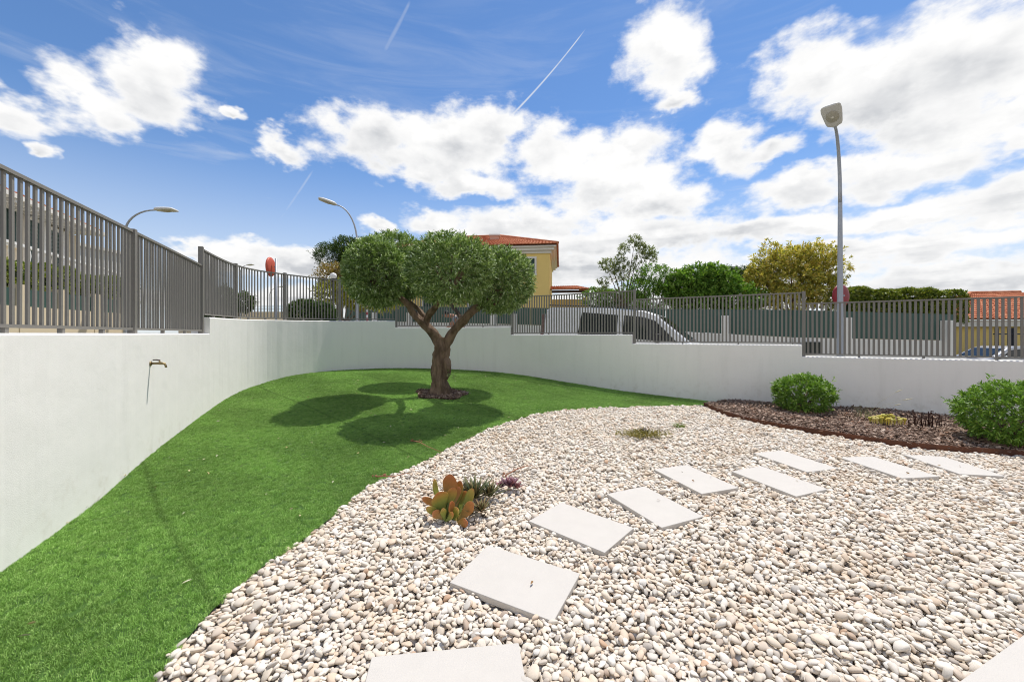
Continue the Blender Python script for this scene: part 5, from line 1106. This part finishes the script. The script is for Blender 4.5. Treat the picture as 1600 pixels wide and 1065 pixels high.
# white van, nose to the right, standing on the sloping street behind the fence
vprof = [(-2.45, .35), (-2.48, .75), (-2.42, 1.2), (-2.28, 1.86), (-2.12, 1.95), (-.4, 1.97), (.55, 1.92), (.85, 1.82), (1.72, 1.16), (1.85, 1.10), (2.35, .95), (2.48, .78), (2.5, .42), (2.4, .3), (-2.4, .3)]
r_, hwv = None, None
va, vb = at(857, 500, 12.75), at(1128, 500, 10.35); vc = (va + vb) / 2; vrz = math.atan2(vb.y - va.y, vb.x - va.x); vz = (HY - 481) / F * 12.6 - 1.95
zr_, zf = s1(va.x, va.y), s1(vb.x, vb.y); vpitch = math.atan2(.30, 5.)
van, hwv = vehicle('white_van', 'white van parked behind the fence, nose to the right', 'van', (vc.x, vc.y, at(0, 484.5, vc.y).z - 1.96), vrz, vprof, 1.85, 1.15, .10, M_vw,
    [('side_window', [(-1.22, 1.2), (-.12, 1.18), (-.12, 1.78), (-1.15, 1.82)]), ('side_window', [(.04, 1.17), (1.42, 1.14), (.86, 1.66), (.55, 1.75), (.04, 1.78)])], (-1.55, 1.65), .33,
    [('windscreen', M_glass, [(1.66, -.72, 1.235), (1.66, .72, 1.235), (.93, .66, 1.79), (.93, -.66, 1.79)]), ('rear_window', M_glass, [(-2.425, .65, 1.25), (-2.425, -.65, 1.25), (-2.31, -.62, 1.75), (-2.31, .62, 1.75)]),
     ('bonnet_gap', M_plas, [(1.72, -.75, 1.19), (1.72, .75, 1.19), (1.68, .75, 1.225), (1.68, -.75, 1.225)])], vpitch)
for s in (-1, 1):
    MB().box((-2.33, s * (.90), 1.35), (.10, .10, .75)).obj('tail_light', M_tl, van, bevel=.02); MB().box((2.30, s * .72, .80), (.30, .30, .16)).obj('headlight', M_hl, van, bevel=.05)
    MB().box((.95, s * 1.02, 1.22), (.12, .20, .24)).obj('wing_mirror', M_plas, van, bevel=.03); MB().box((-.04, s * .928, 1.0), (.012, .012, 1.2)).obj('door_gap', M_plas, van); MB().box((.16, s * .935, 1.05), (.2, .03, .03)).obj('door_handle', M_plas, van)
    MB().box((-.9, s * .78, 2.0), (2.6, .035, .035)).obj('roof_rail', M_plas, van)
MB().box((2.50, 0, .45), (.12, 1.7, .28)).obj('bumper', M_plas, van, bevel=.04)
cprof = [(-2.0, .3), (-2.05, .6), (-1.98, .92), (-1.75, 1.02), (-1.30, 1.40), (-.9, 1.47), (.1, 1.46), (.45, 1.38), (1.15, .98), (1.9, .82), (2.05, .6), (2.05, .3)]
cglass = [('side_window', [(-1.35, 1.02), (-.35, 1.0), (-.38, 1.38), (-1.05, 1.37)]), ('side_window', [(-.25, 1.0), (.85, .98), (.35, 1.31), (-.25, 1.38)])]
cext = [('windscreen', M_glass, [(1.12, -.66, 1.02), (1.12, .66, 1.02), (.5, .58, 1.375), (.5, -.58, 1.375)]), ('rear_window', M_glass, [(-1.72, .62, 1.06), (-1.72, -.62, 1.06), (-1.34, -.55, 1.385), (-1.34, .55, 1.385)])]
M_cb = mat('dark_blue_paint', (.018, .026, .05), .25, .5, coat=.6); M_cs = mat('silver_paint', (.42, .43, .45), .3, .5, metal=.5, coat=.5); M_cd = mat('dark_grey_paint', (.03, .032, .036), .25, .5, coat=.6)
for (x, y, Y, rz, m, lb) in ((1562, 540, 18.4, R(176), M_cs, 'silver grey car with dark windows parked right of the hedge'), (1668, 541, 17.4, R(179), M_cb, 'dark blue car at the right edge behind the fence')):
    q = at(x, y, Y); cr, _ = vehicle('parked_car', lb, 'car', (q.x, q.y, q.z - 1.48), rz, cprof, 1.72, .95, .30, m, cglass, (-1.25, 1.3), .3, cext)
    cr['group'] = 'cars parked at the right'
    for s in (-1, 1): MB().box((1.93, s * .6, .68), (.16, .32, .12)).obj('headlight', M_hl, cr, bevel=.03); MB().box((-2.0, s * .66, .78), (.08, .28, .14)).obj('tail_light', M_tl, cr, bevel=.02); MB().box((.75, s * .93, 1.0), (.1, .16, .12)).obj('wing_mirror', m, cr, bevel=.03)

# ------------------------------------------------------------------ the person bending behind the fence
def skin(name, verts, edges, radii, m, parent, root_i=0, sub=2):
    me = bpy.data.meshes.new(name); me.from_pydata([tuple(v) for v in verts], edges, []); me.materials.append(m); o = bpy.data.objects.new(name, me); link(o, parent)
    o.modifiers.new('skin', 'SKIN').use_smooth_shade = True; sv = me.skin_vertices[0].data
    for i, r in enumerate(radii): sv[i].radius = r if hasattr(r, '__len__') else (r, r); sv[i].use_root = (i == root_i)
    s = o.modifiers.new('sub', 'SUBSURF'); s.levels = s.render_levels = sub; return o
M_skin = mat('skin', (.34, .16, .095), .55, .3, .08, 12); M_tee = mat('grey_tshirt', (.26, .26, .29), .85, .15, .15, 9); M_hair = mat('black_hair', (.010, .009, .009), .5, .3, .3, 60); M_trou = mat('dark_trousers', (.035, .038, .05), .85, .15, .15, 9)
pp = at(712, 500, 11.55); pz = s1(pp.x, pp.y) + .13; person = empty('person', (pp.x, pp.y, pz), 'person with black hair in a grey T-shirt bending forward behind the fence', 'person')
hd = at(696, 492, 11.5) - Vector((pp.x, pp.y, pz)); hz = hd.z
pel = Vector((.16, .05, hz * .66)); ch_ = Vector((.03, .02, hz * .90)); nk = Vector((hd.x * .45, 0, hz * .985))
VJ = [pel, pel.lerp(ch_, .5) + Vector((.06, 0, .05)), ch_ + Vector((.03, 0, .03)), nk, hd + Vector((.02, 0, -.01)), hd + Vector((-.015, 0, .055))]
RJ = [(.13, .15), (.12, .14), (.12, .16), .055, (.085, .078), (.075, .072)]; EJ = [(0, 1), (1, 2), (2, 3), (3, 4), (4, 5)]
for s in (-1, 1):
    k = len(VJ); sh = ch_ + Vector((-.01, s * .18, .03)); el_ = sh + Vector((-.14, s * .05, -.20)); wr_ = el_ + Vector((-.17, -s * .03, -.14)); VJ += [sh, el_, wr_, wr_ + Vector((-.06, 0, -.05))]; RJ += [.062, .045, .033, .03]; EJ += [(2, k), (k, k + 1), (k + 1, k + 2), (k + 2, k + 3)]
    hnd = VJ[-1]
    for f in range(5):
        kk = len(VJ); d = Vector((-.045, (f - 2) * .012, -.03 - .004 * f)) if f else Vector((-.01, -s * .04, -.02)); VJ += [hnd + d * .6 + Vector((0, (f - 2) * .014, 0)), hnd + d * 1.3 + Vector((0, (f - 2) * .014, -.015))]; RJ += [.010, .008]; EJ += [(k + 3, kk), (kk, kk + 1)]
    k = len(VJ); hip = pel + Vector((0, s * .1, -.03)); kn = Vector((.0, s * .12, hip.z * .52)); an_ = Vector((.12, s * .12, .07)); VJ += [hip, kn, an_, an_ + Vector((-.15, 0, -.035))]; RJ += [.095, .062, .042, .038]; EJ += [(0, k), (k, k + 1), (k + 1, k + 2), (k + 2, k + 3)]
body = skin('body', VJ, EJ, RJ, M_skin, person)
skin('tshirt', [pel + Vector((0, 0, .03)), pel.lerp(ch_, .5) + Vector((.06, 0, .055)), ch_ + Vector((.03, 0, .04)), ch_ + Vector((-.03, 0, .06))] + [q for s in (-1, 1) for q in (ch_ + Vector((-.01, s * .19, .03)), ch_ + Vector((-.08, s * .22, -.09)))], [(0, 1), (1, 2), (2, 3), (2, 4), (4, 5), (2, 6), (6, 7)], [(.15, .17), (.14, .16), (.14, .18), .08, .08, .075, .08, .075], M_tee, person)
tv = [pel + Vector((0, 0, .0))]; te = []; tr_ = [(.15, .165)]
for s in (-1, 1): k = len(tv); hip = pel + Vector((0, s * .1, -.05)); tv += [hip, Vector((.0, s * .12, hip.z * .52)), Vector((.12, s * .12, .10))]; te += [(0, k), (k, k + 1), (k + 1, k + 2)]; tr_ += [.11, .08, .068]
skin('trousers', tv, te, tr_, M_trou, person)
hv, hf = ico(2); hv = hv * (.094, .086, .10); kk = hv[:, 2] - .5 * hv[:, 0] * -1 > -.015
hv = np.where((hv[:, 0:1] < -.04) & (hv[:, 2:3] < .035), hv * .80, hv); hv = np.where(hv[:, 2:3] < -.03, hv * .86, hv)
mk('hair', hv + np.array(hd + Vector((.018, 0, .042))), hf, M_hair, person, True)
fc = hd + Vector((-.085, 0, .0)); MB().tube([fc + Vector((.01, 0, .02)), fc + Vector((-.015, 0, -.015)), fc + Vector((.008, 0, -.022))], [.008, .014, .010], 8).obj('nose', M_skin, person, True)
for s in (-1, 1):
    MB().lathe([(.001, -.006), (.011, 0), (.001, .006)], 8, c=fc + Vector((.008, s * .032, .018))).obj('eye', M_dark, person, True); MB().lathe([(.006, -.028), (.013, 0), (.004, .03)], 8, c=hd + Vector((.02, s * .088, .0))).obj('ear', M_skin, person, True)
MB().tube([fc + Vector((.008, -.022, -.045)), fc + Vector((-.002, 0, -.046)), fc + Vector((.008, .022, -.045))], [.004, .007, .004], 6).obj('mouth', mat('lips', (.24, .08, .06), .5, .3), person, True)
